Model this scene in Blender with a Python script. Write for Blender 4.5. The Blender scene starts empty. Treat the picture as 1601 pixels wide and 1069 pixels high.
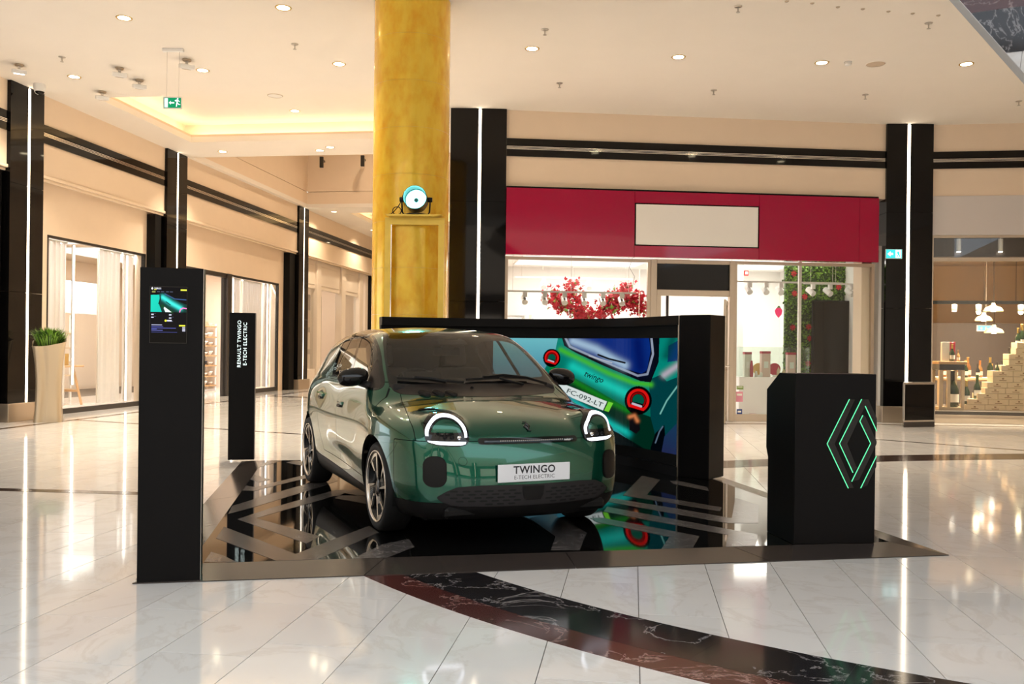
import bpy, bmesh, math, random
import numpy as np
from mathutils import Matrix, Vector
random.seed(7)
rng = np.random.default_rng(7)
S = bpy.context.scene
COL = S.collection
PI = math.pi

# ------------------------------------------------------------------ camera
FPX, ROLL, CAMH, CX, CY = 1399.0, 0.0115, 1.36, 800.5, 547.0
cd = bpy.data.cameras.new('camera')
cam = bpy.data.objects.new('camera', cd)
COL.objects.link(cam)
cd.sensor_fit = 'HORIZONTAL'
cd.sensor_width = 36.0
cd.lens = FPX / 1601 * 36
cd.shift_y = (CY - 534.5) / 1601
cd.clip_start = 0.05
cd.clip_end = 300
ROLL_C, ROLL_S = math.cos(ROLL), math.sin(ROLL)
cam.matrix_world = Matrix(((ROLL_C, -ROLL_S, 0, 0), (0, 0, -1, 0), (ROLL_S, ROLL_C, 0, CAMH), (0, 0, 0, 1)))
S.camera = cam

# ------------------------------------------------------------------ world and exposure
W = bpy.data.worlds.new('mall_daylight')
S.world = W
W.use_nodes = True
W.node_tree.nodes['Background'].inputs[0].default_value = (0.86, 0.93, 1.0, 1)
W.node_tree.nodes['Background'].inputs[1].default_value = 1.75
S.view_settings.view_transform = 'Standard'
S.view_settings.look = 'None'
S.view_settings.gamma = 1.0
S.view_settings.use_curve_mapping = False
S.view_settings.exposure = 0.48
S.cycles.use_denoising = True
S.cycles.adaptive_threshold = 0.02
S.cycles.max_bounces = 8
S.cycles.glossy_bounces = 4
S.cycles.diffuse_bounces = 4
S.cycles.transmission_bounces = 8
S.cycles.transparent_max_bounces = 16
S.cycles.sample_clamp_indirect = 6.0
S.cycles.caustics_reflective = False
S.cycles.caustics_refractive = False

def area_light(name, loc, size, power, color, rot=(0, 0, 0), parent=None, spread=PI):
    ld = bpy.data.lights.new(name, 'AREA')
    ld.shape = 'RECTANGLE'
    ld.size, ld.size_y = size
    ld.energy = power
    ld.color = color
    ld.spread = spread
    o = bpy.data.objects.new(name, ld)
    COL.objects.link(o)
    o.location = loc
    o.rotation_euler = rot
    if parent: o.parent = parent
    return o

# ------------------------------------------------------------------ measuring helpers (world metres; camera stands at the origin)
def _rot(px, py):
    u, v = px - CX, py - CY
    return u * ROLL_C + v * ROLL_S, -u * ROLL_S + v * ROLL_C
def ground(px, py, z=0.0):
    a, b = _rot(px, py)
    d = FPX * (CAMH - z) / b
    return (a * d / FPX, d)
def at(px, py, d):
    a, b = _rot(px, py)
    return Vector((a * d / FPX, d, CAMH - b * d / FPX))
def on_ceiling(px, py, z=5.97):
    return ground(px, py, z)
class Frame:
    """vertical plane: x runs along it, y goes behind it"""
    def __init__(s, o, d):
        s.o = np.array(o, float); d = np.array(d, float)
        s.x = d / np.linalg.norm(d); s.y = np.array([-s.x[1], s.x[0]])
        s.ang = math.atan2(s.x[1], s.x[0])
    def sz(s, px, py, yo=0.0):
        a, b = _rot(px, py)
        p = s.o + yo * s.y
        dx, dy, dz = a / FPX, 1.0, -b / FPX
        t = (p @ s.y) / (dx * s.y[0] + dy * s.y[1])
        q = np.array([dx * t, dy * t])
        return float((q - p) @ s.x), float(CAMH + dz * t)
    def w(s, x, y, z):
        p = s.o + x * s.x + y * s.y
        return (float(p[0]), float(p[1]), z)

# ------------------------------------------------------------------ object helpers
def tag(o, label=None, cat=None, group=None, kind=None):
    if label: o['label'] = label
    if cat: o['category'] = cat
    if group: o['group'] = group
    if kind: o['kind'] = kind
    return o
def thing(name, label, cat, loc=(0, 0, 0), rz=0.0, group=None, kind=None):
    o = bpy.data.objects.new(name, None)
    COL.objects.link(o)
    o.empty_display_size = 0.1
    o.location = loc
    o.rotation_euler = (0, 0, rz)
    return tag(o, label, cat, group, kind)
class MB:
    """collects shapes; build() links them as one mesh object"""
    def __init__(s):
        s.v, s.f = [], []
    def add(s, vs, fs):
        n = len(s.v)
        s.v += [tuple(map(float, q)) for q in vs]
        s.f += [tuple(i + n for i in f) for f in fs]
        return s
    def box(s, x0, x1, y0, y1, z0, z1):
        vs = [(x, y, z) for z in (z0, z1) for y in (y0, y1) for x in (x0, x1)]
        return s.add(vs, [(0, 2, 3, 1), (4, 5, 7, 6), (0, 1, 5, 4), (2, 6, 7, 3), (0, 4, 6, 2), (1, 3, 7, 5)])
    def boxm(s, size, M):
        x, y, z = size[0] / 2, size[1] / 2, size[2] / 2
        vs = [M @ Vector((a * x, b * y, c * z)) for c in (-1, 1) for b in (-1, 1) for a in (-1, 1)]
        return s.add(vs, [(0, 2, 3, 1), (4, 5, 7, 6), (0, 1, 5, 4), (2, 6, 7, 3), (0, 4, 6, 2), (1, 3, 7, 5)])
    def prism(s, poly, z0, z1, axis='z'):
        """poly: 2-D outline. axis z: (x,y); axis y: (x,z) extruded in y; axis x: (y,z) extruded in x"""
        n = len(poly)
        def P(a, b, t):
            return (a, b, t) if axis == 'z' else ((a, t, b) if axis == 'y' else (t, a, b))
        vs = [P(a, b, z0) for a, b in poly] + [P(a, b, z1) for a, b in poly]
        fs = [tuple(range(n))[::-1], tuple(range(n, 2 * n))] + [(i, (i + 1) % n, n + (i + 1) % n, n + i) for i in range(n)]
        return s.add(vs, fs)
    def lathe(s, prof, n=24, M=None, cap=True):
        """prof: (r,z) list"""
        vs, fs = [], []
        for r, z in prof:
            for k in range(n):
                a = 2 * PI * k / n
                q = Vector((r * math.cos(a), r * math.sin(a), z))
                vs.append(M @ q if M else q)
        for j in range(len(prof) - 1):
            for k in range(n):
                k2 = (k + 1) % n
                fs.append((j * n + k, j * n + k2, (j + 1) * n + k2, (j + 1) * n + k))
        if cap:
            fs.append(tuple(range(n))[::-1])
            fs.append(tuple(range((len(prof) - 1) * n, len(prof) * n)))
        return s.add(vs, fs)
    def tube(s, path, r, n=8, closed=False):
        path = [Vector(p) for p in path]
        m = len(path)
        rs = r if isinstance(r, (list, tuple)) else [r] * m
        vs, fs = [], []
        up = None
        for i, p in enumerate(path):
            a = path[(i - 1) % m] if (i > 0 or closed) else p
            b = path[(i + 1) % m] if (i < m - 1 or closed) else p
            d = (b - a).normalized()
            if up is None:
                up = Vector((0, 0, 1)) if abs(d.z) < 0.9 else Vector((1, 0, 0))
            e1 = (up - d * up.dot(d)).normalized()
            e2 = d.cross(e1)
            up = e1
            for k in range(n):
                t = 2 * PI * k / n
                vs.append(p + (e1 * math.cos(t) + e2 * math.sin(t)) * rs[i])
        for i in range(m if closed else m - 1):
            i2 = (i + 1) % m
            for k in range(n):
                k2 = (k + 1) % n
                fs.append((i * n + k, i * n + k2, i2 * n + k2, i2 * n + k))
        if not closed:
            fs.append(tuple(range(n))[::-1])
            fs.append(tuple(range((m - 1) * n, m * n)))
        return s.add(vs, fs)
    def grid(s, P, closed_u=False):
        """P: list of rows of points"""
        nu, nv = len(P), len(P[0])
        vs = [q for row in P for q in row]
        fs = []
        for i in range(nu if closed_u else nu - 1):
            for j in range(nv - 1):
                i2 = (i + 1) % nu
                fs.append((i * nv + j, i2 * nv + j, i2 * nv + j + 1, i * nv + j + 1))
        return s.add(vs, fs)
    def build(s, name, mat, parent=None, smooth=False, bevel=0.0, seg=1, fix=True, loc=None, rot=None, angle=None):
        me = bpy.data.meshes.new(name)
        me.from_pydata(s.v, [], s.f)
        if fix or bevel:
            bm = bmesh.new(); bm.from_mesh(me)
            if fix: bmesh.ops.recalc_face_normals(bm, faces=bm.faces)
            if bevel:
                bmesh.ops.bevel(bm, geom=[e for e in bm.edges if len(e.link_faces) == 2 and e.calc_face_angle(0) > 0.5], offset=bevel, segments=seg, affect='EDGES', profile=0.5)
            bm.to_mesh(me); bm.free()
        if smooth:
            me.shade_smooth()
            if angle is not None: me.set_sharp_from_angle(angle=angle)
        me.materials.append(mat)
        o = bpy.data.objects.new(name, me)
        COL.objects.link(o)
        if parent is not None: o.parent = parent
        if loc is not None: o.location = loc
        if rot is not None: o.rotation_euler = rot
        return o
def place(o, parent, loc=(0, 0, 0), rz=0.0):
    o.parent = parent; o.location = loc; o.rotation_euler = (0, 0, rz); return o
def copy_tree(o, loc=None, rz=None, label=None, group=None, parent=None):
    c = o.copy(); COL.objects.link(c)
    if parent is not None: c.parent = parent
    if loc is not None: c.location = loc
    if rz is not None: c.rotation_euler = (0, 0, rz)
    if label: c['label'] = label
    if group: c['group'] = group
    for ch in o.children: copy_tree(ch, parent=c)
    return c
def text_mesh(name, s, size, mat, parent, M, align='CENTER', spacing=1.0, bold=0.0, extrude=0.002):
    cu = bpy.data.curves.new(name, 'FONT')
    cu.body = s; cu.size = size; cu.align_x = align; cu.align_y = 'CENTER'
    cu.space_character = spacing; cu.extrude = extrude; cu.offset = bold; cu.resolution_u = 3
    t = bpy.data.objects.new(name + '_curve', cu)
    COL.objects.link(t)
    dg = bpy.context.evaluated_depsgraph_get()
    me = bpy.data.meshes.new_from_object(t.evaluated_get(dg))
    bpy.data.objects.remove(t); bpy.data.curves.remove(cu)
    me.transform(M)
    me.name = name
    me.materials.clear(); me.materials.append(mat)
    o = bpy.data.objects.new(name, me)
    COL.objects.link(o)
    if parent is not None: o.parent = parent
    return o

# ------------------------------------------------------------------ materials
def nt(name):
    m = bpy.data.materials.new(name); m.use_nodes = True
    n = m.node_tree
    return m, n, n.nodes['Principled BSDF']
def pbr(name, col, rough=0.5, metal=0.0, spec=0.5, coat=0.0, coat_r=0.03, trans=0.0, alpha=1.0, noise=0.0, nscale=8.0, emis=None, es=0.0, bump=0.0, bscale=60.0, ior=1.45):
    m, n, b = nt(name)
    b.inputs['Base Color'].default_value = (*col, 1)
    b.inputs['Roughness'].default_value = rough
    b.inputs['Metallic'].default_value = metal
    b.inputs['Specular IOR Level'].default_value = spec
    b.inputs['Coat Weight'].default_value = coat
    b.inputs['Coat Roughness'].default_value = coat_r
    b.inputs['Transmission Weight'].default_value = trans
    b.inputs['Alpha'].default_value = alpha
    b.inputs['IOR'].default_value = ior
    if emis:
        b.inputs['Emission Color'].default_value = (*emis, 1)
        b.inputs['Emission Strength'].default_value = es
    L = n.links.new
    if noise or bump:
        tc = n.nodes.new('ShaderNodeTexCoord')
    if noise:
        nz = n.nodes.new('ShaderNodeTexNoise'); nz.inputs['Scale'].default_value = nscale; nz.inputs['Detail'].default_value = 5
        L(tc.outputs['Object'], nz.inputs['Vector'])
        mx = n.nodes.new('ShaderNodeMix'); mx.data_type = 'RGBA'
        mx.inputs['A'].default_value = (*[c * (1 - noise) for c in col], 1)
        mx.inputs['B'].default_value = (*[min(1, c * (1 + noise)) for c in col], 1)
        L(nz.outputs['Fac'], mx.inputs['Factor']); L(mx.outputs['Result'], b.inputs['Base Color'])
    if bump:
        nb = n.nodes.new('ShaderNodeTexNoise'); nb.inputs['Scale'].default_value = bscale; nb.inputs['Detail'].default_value = 3
        L(tc.outputs['Object'], nb.inputs['Vector'])
        bp = n.nodes.new('ShaderNodeBump'); bp.inputs['Strength'].default_value = bump; bp.inputs['Distance'].default_value = 0.01
        L(nb.outputs['Fac'], bp.inputs['Height']); L(bp.outputs['Normal'], b.inputs['Normal'])
    return m
def emit(name, col, st):
    m = bpy.data.materials.new(name); m.use_nodes = True
    n = m.node_tree; n.nodes.clear()
    e = n.nodes.new('ShaderNodeEmission'); o = n.nodes.new('ShaderNodeOutputMaterial')
    e.inputs[0].default_value = (*col, 1); e.inputs[1].default_value = st
    n.links.new(e.outputs[0], o.inputs[0])
    return m
def glass(name, tint=(1, 1, 1), rough=0.0, refl=1.0, dark=0.0):
    """thin pane: mostly see-through, mirror-like at grazing angles"""
    m = bpy.data.materials.new(name); m.use_nodes = True
    n = m.node_tree; n.nodes.clear()
    t = n.nodes.new('ShaderNodeBsdfTransparent'); t.inputs[0].default_value = (*tint, 1)
    g = n.nodes.new('ShaderNodeBsdfGlossy'); g.inputs['Roughness'].default_value = rough
    fr = n.nodes.new('ShaderNodeFresnel')
    ge_ = n.nodes.new('ShaderNodeNewGeometry'); mr_ = n.nodes.new('ShaderNodeMapRange'); mr_.inputs[3].default_value = 1.5; mr_.inputs[4].default_value = 1 / 1.5
    n.links.new(ge_.outputs['Backfacing'], mr_.inputs[0]); n.links.new(mr_.outputs[0], fr.inputs[0])
    mu = n.nodes.new('ShaderNodeMath'); mu.operation = 'MULTIPLY'; mu.inputs[1].default_value = refl
    mx = n.nodes.new('ShaderNodeMixShader'); o = n.nodes.new('ShaderNodeOutputMaterial')
    L = n.links.new
    L(fr.outputs[0], mu.inputs[0]); L(mu.outputs[0], mx.inputs[0]); L(t.outputs[0], mx.inputs[1]); L(g.outputs[0], mx.inputs[2]); L(mx.outputs[0], o.inputs[0])
    return m
def stone(name, base, vein, rough, vscale=1.2, vamt=0.5, var=0.04, spec=0.5, coords='Object', sharp=0.03):
    m, n, b = nt(name)
    L = n.links.new
    tc = n.nodes.new('ShaderNodeTexCoord'); oi = n.nodes.new('ShaderNodeObjectInfo')
    ad = n.nodes.new('ShaderNodeVectorMath'); ad.operation = 'ADD'
    cb = n.nodes.new('ShaderNodeCombineXYZ')
    mlt = n.nodes.new('ShaderNodeMath'); mlt.operation = 'MULTIPLY'; mlt.inputs[1].default_value = 60
    L(oi.outputs['Random'], mlt.inputs[0]); L(mlt.outputs[0], cb.inputs[2]); L(mlt.outputs[0], cb.inputs[0])
    L(tc.outputs[coords], ad.inputs[0]); L(cb.outputs[0], ad.inputs[1])
    nz = n.nodes.new('ShaderNodeTexNoise'); nz.inputs['Scale'].default_value = vscale; nz.inputs['Detail'].default_value = 9; nz.inputs['Roughness'].default_value = 0.62
    nz.inputs['Distortion'].default_value = 1.2
    L(ad.outputs[0], nz.inputs['Vector'])
    cr = n.nodes.new('ShaderNodeValToRGB')
    e = cr.color_ramp.elements
    e[0].position = 0.5 - sharp; e[0].color = (0, 0, 0, 1)
    e[1].position = 0.5; e[1].color = (vamt,) * 3 + (1,)
    x = e.new(0.5 + sharp); x.color = (0, 0, 0, 1)
    L(nz.outputs['Fac'], cr.inputs[0])
    n2 = n.nodes.new('ShaderNodeTexNoise'); n2.inputs['Scale'].default_value = vscale * 2.3; n2.inputs['Detail'].default_value = 6
    L(ad.outputs[0], n2.inputs['Vector'])
    m1 = n.nodes.new('ShaderNodeMix'); m1.data_type = 'RGBA'
    m1.inputs['A'].default_value = (*[c * (1 - var * 2) for c in base], 1); m1.inputs['B'].default_value = (*[min(1, c * (1 + var)) for c in base], 1)
    L(n2.outputs['Fac'], m1.inputs['Factor'])
    m2 = n.nodes.new('ShaderNodeMix'); m2.data_type = 'RGBA'
    L(cr.outputs[0], m2.inputs['Factor']); L(m1.outputs['Result'], m2.inputs['A']); m2.inputs['B'].default_value = (*vein, 1)
    # piece to piece tone
    hv = n.nodes.new('ShaderNodeHueSaturation')
    mr = n.nodes.new('ShaderNodeMapRange'); mr.inputs[3].default_value = 1 - var * 1.2; mr.inputs[4].default_value = 1 + var * 0.5
    L(oi.outputs['Random'], mr.inputs[0]); L(mr.outputs[0], hv.inputs['Value']); L(m2.outputs['Result'], hv.inputs['Color'])
    L(hv.outputs[0], b.inputs['Base Color'])
    b.inputs['Roughness'].default_value = rough
    b.inputs['Specular IOR Level'].default_value = spec
    return m
M = {}
M['plaster'] = pbr('cream_plaster', (0.83, 0.68, 0.53), 0.75, noise=0.03, nscale=3)
M['ceiling'] = pbr('ceiling_paint', (0.88, 0.82, 0.75), 0.8, noise=0.02, nscale=2)
M['black_gloss'] = pbr('black_glass_panel', (0.004, 0.0035, 0.0035), 0.05, spec=0.30)
M['black_matt'] = pbr('black_laminate', (0.0045, 0.004, 0.0042), 0.38, spec=0.13, bump=0.05, bscale=300)
M['black_soft'] = pbr('black_soft', (0.005, 0.005, 0.005), 0.6, spec=0.15)
M['black_plastic'] = pbr('black_plastic', (0.008, 0.008, 0.009), 0.38, spec=0.3)
M['dark_frame'] = pbr('dark_window_frame', (0.03, 0.026, 0.024), 0.35)
M['chrome'] = pbr('chrome', (0.82, 0.80, 0.77), 0.12, metal=1.0)
M['steel'] = pbr('brushed_steel', (0.55, 0.52, 0.48), 0.32, metal=1.0, bump=0.03, bscale=400)
M['bronze'] = pbr('champagne_metal', (0.55, 0.46, 0.36), 0.35, metal=0.8)
M['white'] = pbr('white_paint', (0.86, 0.85, 0.83), 0.45)
M['white_wall'] = pbr('white_shop_wall', (0.87, 0.85, 0.82), 0.7)
M['strip'] = emit('warm_light_strip', (1.0, 0.82, 0.60), 7.5)
M['strip_white'] = emit('white_light_strip', (1.0, 0.93, 0.84), 7.0)
M['cove'] = emit('cove_light', (1.0, 0.72, 0.36), 9.0)
M['bulb'] = emit('downlight_bulb', (1.0, 0.84, 0.55), 16.0)
M['bulb_white'] = emit('spot_bulb', (1.0, 0.93, 0.82), 14.0)
M['gold_ring'] = pbr('gold_ring', (0.75, 0.52, 0.18), 0.3, metal=1.0)
M['tile'] = stone('white_marble', (0.86, 0.845, 0.825), (0.66, 0.61, 0.56), 0.07, 1.1, 0.35, 0.04, spec=0.6)
M['grout'] = pbr('floor_grout', (0.16, 0.135, 0.115), 0.7)
M['stone_black'] = stone('black_marble', (0.022, 0.020, 0.022), (0.45, 0.42, 0.42), 0.10, 1.6, 0.75, 0.1, sharp=0.012)
M['stone_red'] = stone('red_brown_marble', (0.105, 0.032, 0.028), (0.55, 0.40, 0.36), 0.12, 1.8, 0.6, 0.15, sharp=0.012)
M['stone_brown'] = stone('dark_brown_marble', (0.06, 0.035, 0.028), (0.3, 0.2, 0.16), 0.12, 1.6, 0.3, 0.1, sharp=0.02)
M['glass'] = glass('shop_glass', (0.97, 0.98, 0.97), 0.0, 0.9)
M['pink'] = pbr('raspberry_panel', (0.36, 0.0015, 0.040), 0.05, spec=0.5, noise=0.04, nscale=2)
M['wood'] = pbr('light_wood', (0.50, 0.29, 0.13), 0.5, noise=0.18, nscale=14)
M['wood_pale'] = pbr('pale_wood', (0.66, 0.50, 0.33), 0.5, noise=0.12, nscale=10)
M['leaf'] = pbr('green_leaf', (0.22, 0.42, 0.05), 0.5, noise=0.35, nscale=20)
M['leaf_dark'] = pbr('dark_leaf', (0.045, 0.10, 0.02), 0.55, noise=0.4, nscale=15)
M['petal'] = pbr('red_petal', (0.62, 0.012, 0.035), 0.55, noise=0.25, nscale=25)
M['bark'] = pbr('dark_branch', (0.06, 0.035, 0.02), 0.8)
# ================================================================== the setting
CEIL = 5.97
FL = Frame((-8.72, 16.54), (.135, .991))      # left shop wall, runs away from us
FK = Frame((-.15, 17.2), (7.6, .75))          # back shop wall
FR = Frame((8.45, 17.95), (1.63, -.22))       # right shop wall
FA = Frame((-1.25, 17.1), (1, .03))           # black pillar in front of the corridor mouth
FB = Frame((7.5, 17.9), (1, -.02))            # black pillar between the back shops

# ---- floor: base, tiles, inlaid bands
floor = MB().box(-26, 26, -16, 60, -0.25, -0.008).build('floor', M['grout'])
tag(floor, 'polished white marble floor of the mall hall', None, kind='structure')
GD = np.array([.135, .991]); GD /= np.linalg.norm(GD)
GN = np.array([GD[1], -GD[0]])
TW, TL = 0.425, 0.80
t_m = MB().box(-TW / 2 + .0021, TW / 2 - .0021, -TL / 2 + .0021, TL / 2 - .0021, -0.01, 0.0)
t_m.f = [f for f in t_m.f if f != (0, 2, 3, 1)]
tile0 = t_m.build('tile', M['tile'], floor, fix=False)
ang_t = math.atan2(GN[1], GN[0])
cells = []
for i in range(-34, 40):
    t = 0.04 + TW * (i + 0.5)
    off = 3.55 + 0.19 * (i + 6)
    for j in range(-22, 62):
        s = off + TL * (j + 0.5)
        p = GN * t + GD * s
        cells.append((p[0], p[1]))
def in_view(x, y):
    return y > 3.2 and abs(x / y) < 0.60
def under_platform(x, y):
    q = np.array([x, y]) - PL0
    a, b = q @ PLX, q @ PLY
    return 0.3 < a < PLW - 0.3 and 0.3 < b < PLD - 0.3
PL0 = np.array([-2.15, 5.10]); PLX = np.array([5.13, .965]); PLX /= np.linalg.norm(PLX); PLY = np.array([-PLX[1], PLX[0]])
PLW, PLD, PLZ = 5.22, 5.60, 0.045
vis = sorted([c for c in cells if in_view(*c) and not under_platform(*c)], key=lambda c: c[1])
near = set(vis[:300])
first = True
for (x, y) in vis[:300]:
    o = tile0 if first else tile0.copy()
    if not first: COL.objects.link(o); o.parent = floor
    first = False
    o.location = (x, y, 0); o.rotation_euler = (0, 0, ang_t)
rest = MB()
ca, sa = math.cos(ang_t), math.sin(ang_t)
for (x, y) in cells:
    if (x, y) in near: continue
    vs = [(x + a * ca - b * sa, y + a * sa + b * ca, z) for a, b, z in t_m.v]
    rest.add(vs, t_m.f)
rest_o = rest.build('tile_field', M['tile'], floor, fix=False)
tag(rest_o, kind='stuff')

def band_piece(pts_in, pts_out, mat, z=0.0016):
    """one inlaid stone: inner and outer edge polylines"""
    n = len(pts_in)
    vs = [(x, y, z) for x, y in pts_in] + [(x, y, z) for x, y in pts_out]
    vs += [(x, y, -0.004) for x, y in pts_in] + [(x, y, -0.004) for x, y in pts_out]
    fs = [(i, i + 1, n + i + 1, n + i) for i in range(n - 1)]
    fs += [(i, 2 * n + i, 2 * n + i + 1, i + 1) for i in range(n - 1)]
    fs += [(n + i, n + i + 1, 3 * n + i + 1, 3 * n + i) for i in range(n - 1)]
    fs += [(0, n, 3 * n, 2 * n), (n - 1, 3 * n - 1, 4 * n - 1, 2 * n - 1)]
    return MB().add(vs, fs).build('band_stone', mat, floor)
BC = np.array([5.2, 9.8])
def arc_band(r0, r1, a0, a1, step, mat):
    a = a0
    while a < a1 - 1e-6:
        b = min(a + step, a1)
        th = np.radians(np.linspace(a + .003, b - .003, 7))
        band_piece([(BC[0] + r0 * math.cos(t), BC[1] + r0 * math.sin(t)) for t in th],
                   [(BC[0] + r1 * math.cos(t), BC[1] + r1 * math.sin(t)) for t in th], mat)
        a = b
arc_band(6.926, 7.320, 203, 263, 5.0, M['stone_black'])
arc_band(7.322, 7.528, 203, 263, 5.6, M['stone_red'])
def strip_band(pts, w, mat, piece=0.85):
    P = np.array(pts, float)
    L = np.r_[0, np.cumsum(np.hypot(*np.diff(P, axis=0).T))]
    def pt(l):
        return np.array([np.interp(l, L, P[:, 0]), np.interp(l, L, P[:, 1])])
    def nrm(l):
        d = pt(min(l + .05, L[-1])) - pt(max(l - .05, 0)); d /= np.linalg.norm(d); return np.array([-d[1], d[0]])
    l = 0
    while l < L[-1] - .05:
        b = min(l + piece, L[-1])
        ls = np.linspace(l + .0005, b - .0005, 5)
        band_piece([tuple(pt(q) - nrm(q) * w / 2) for q in ls], [tuple(pt(q) + nrm(q) * w / 2) for q in ls], mat)
        l = b
from_pts = lambda P, n=8: [tuple(q) for q in catmull_pts(P, n)]
def catmull_pts(P, n=8):
    P = np.asarray(P, float); o = []
    Q = np.vstack([2 * P[0] - P[1], P, 2 * P[-1] - P[-2]])
    for i in range(1, len(Q) - 2):
        a, b, c, d = Q[i - 1:i + 3]
        for t in np.arange(n) / n:
            o.append(.5 * ((2 * b) + (c - a) * t + (2 * a - 5 * b + 4 * c - d) * t * t + (3 * b - a - 3 * c + d) * t ** 3))
    o.append(P[-1]); return np.array(o)
strip_band([(-9.5, 8.82), (-4.78, 8.37), (-3.30, 8.23)], 0.15, M['stone_brown'])
strip_band([(-7.9, 16.25), (-7.5, 16.06), (-3.4, 14.1), (-2.2, 13.5)], 0.10, M['stone_brown'])
strip_band(catmull_pts([(2.15, 10.72), (2.78, 10.95), (4.75, 11.65), (6.94, 12.1), (9.5, 12.4)]), 0.60, M['stone_brown'])
strip_band([(5.2, 14.85), (5.85, 14.26), (7.38, 12.87), (9.0, 11.4)], 0.09, M['stone_brown'])  # thin dark diagonal line across the far floor
strip_band([FL.w(-8, -.82, 0)[:2], FL.w(4, -.82, 0)[:2], FL.w(20, -.82, 0)[:2]], 0.14, M['stone_brown'])
strip_band([FL.w(8.5, -.9, 0)[:2], FL.w(7.2, -6.5, 0)[:2]], 0.35, M['stone_brown'])
strip_band([FK.w(-.2, -.55, 0)[:2], FK.w(7.2, -.55, 0)[:2], FR.w(1.5, -.6, 0)[:2], FR.w(4, -.6, 0)[:2]], 0.14, M['stone_brown'])

# ---- walls
def wall(name, fr, label):
    return thing(name, label, None, (fr.o[0], fr.o[1], 0), fr.ang, kind='structure')
wl = wall('wall_left', FL, 'cream plaster shop wall running down the corridor')
MB().box(-28, 40, 0, .9, 4.50, CEIL).build('upper_wall', M['plaster'], wl)
for k, (a, b, z0, z1) in enumerate([(-28, -6.0, 0, 4.5), (-6.0, -2.3, 3.46, 4.5), (-2.3, .5, 0, 4.5), (.5, 3.98, 3.46, 4.5), (3.98, 5.80, 0, 4.5), (5.80, 11.75, 3.37, 4.5), (11.75, 14.1, 0, 4.5), (14.1, 21.2, 4.42, 4.5), (21.2, 40, 0, 4.5)]):
    MB().box(a, b, .24, .5, z0, z1 - .001).build('lower_wall', M['plaster'], wl)
MB().box(-28, 40, -.03, .02, 4.44, 4.50).build('cornice', M['plaster'], wl, bevel=.008)
MB().box(-28, 40, .02, .06, 4.39, 4.44).build('cornice', M['plaster'], wl, bevel=.008)
wk = wall('wall_back', FK, 'cream upper wall above the raspberry shop sign')
MB().box(-.05, 7.75, 0, .35, 4.47, CEIL).build('upper_wall', M['plaster'], wk)
wr = wall('wall_right', FR, 'cream upper wall and grey panel above the wine shop window')
MB().box(-.05, 7, 0, .35, 4.54, CEIL).build('upper_wall', M['plaster'], wr)
M['grey_panel'] = pbr('pale_grey_panel', (0.66, 0.62, 0.61), 0.5)
for a, b in ((-.05, 2.6), (2.605, 5.3)):
    MB().box(a, b, -.02, .30, 3.76, 4.54).build('grey_panel', M['grey_panel'], wr, bevel=.004)
# corridor's other side and closing walls
FC2 = Frame((-1.15, 17.55), (.135, .991))
wc = wall('wall_corridor', FC2, 'cream far side wall of the corridor behind the gold column')
MB().box(0, 24, -.3, 0, 0, CEIL).build('plaster_wall', M['plaster'], wc)
we = MB().box(-.5, 12, 0, .3, 0, 10).build('wall_end', M['plaster'], loc=FL.w(27, 0, 0), rot=(0, 0, FL.ang - PI / 2))
tag(we, 'cream wall closing the far end of the corridor', None, kind='structure')
wg = MB().box(14.2, 14.6, -14, 17.4, 0, CEIL).build('wall_side', M['plaster'])
tag(wg, 'cream side wall outside the picture', None, kind='structure')
wh = thing('wall_rear', 'unseen wall behind the viewer, with pillars and glowing panels added for car reflections', None, (0, -14, 0), kind='structure')
MB().box(-16, 15, -.4, 0, 4.4, 9).build('upper_wall', M['plaster'], wh)
MB().box(-16, 15, -.4, 0, 0, 4.4).build('lower_wall', pbr('dark_shop_wall', (.05, .042, .038), .3), wh)  # unseen wall, kept dark to deepen the car paint
for k_ in range(5):
    x_ = -13.5 + k_ * 5.6
    MB().box(x_, x_ + 3.6, 0, .02, .5, 3.2).build('added_glow_panel', emit('rear_glow', (1, .86, .70), 1.6), wh)  # unseen glowing panels, added for reflections in the car
    MB().box(x_ + 4.2, x_ + 5.0, 0, .12, 0, 6).build('black_pillar', M['black_gloss'], wh)
    MB().box(x_ + 4.57, x_ + 4.63, .12, .13, .3, 6).build('light_strip', M['strip'], wh)  # unseen strips, added for the same reflections

# black bands with chrome lines round the hall
def band_trim(name, fr, a, b, label):
    t = thing(name, label, None, (fr.o[0], fr.o[1], 0), fr.ang, kind='structure')
    MB().box(a, b, -.03, 0, 5.295, 5.425).build('black_strip', M['black_gloss'], t)
    MB().box(a, b, -.03, 0, 5.085, 5.215).build('black_strip', M['black_gloss'], t)
    MB().box(a, b, -.012, 0, 5.21, 5.30).build('recess_strip', M['black_soft'], t)
    for z in (5.224, 5.248, 5.272):
        MB().box(a, b, -.034, 0, z - .0055, z + .0055).build('chrome_line', M['chrome'], t)
    return t
band_trim('trim_1', FL, -28, 27, 'black gloss band with chrome lines along the corridor wall')
band_trim('trim_2', FK, 0, 7.66, 'black gloss band with chrome lines over the raspberry shop')
band_trim('trim_3', FR, -.05, 7, 'black gloss band with chrome lines over the wine shop')

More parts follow.
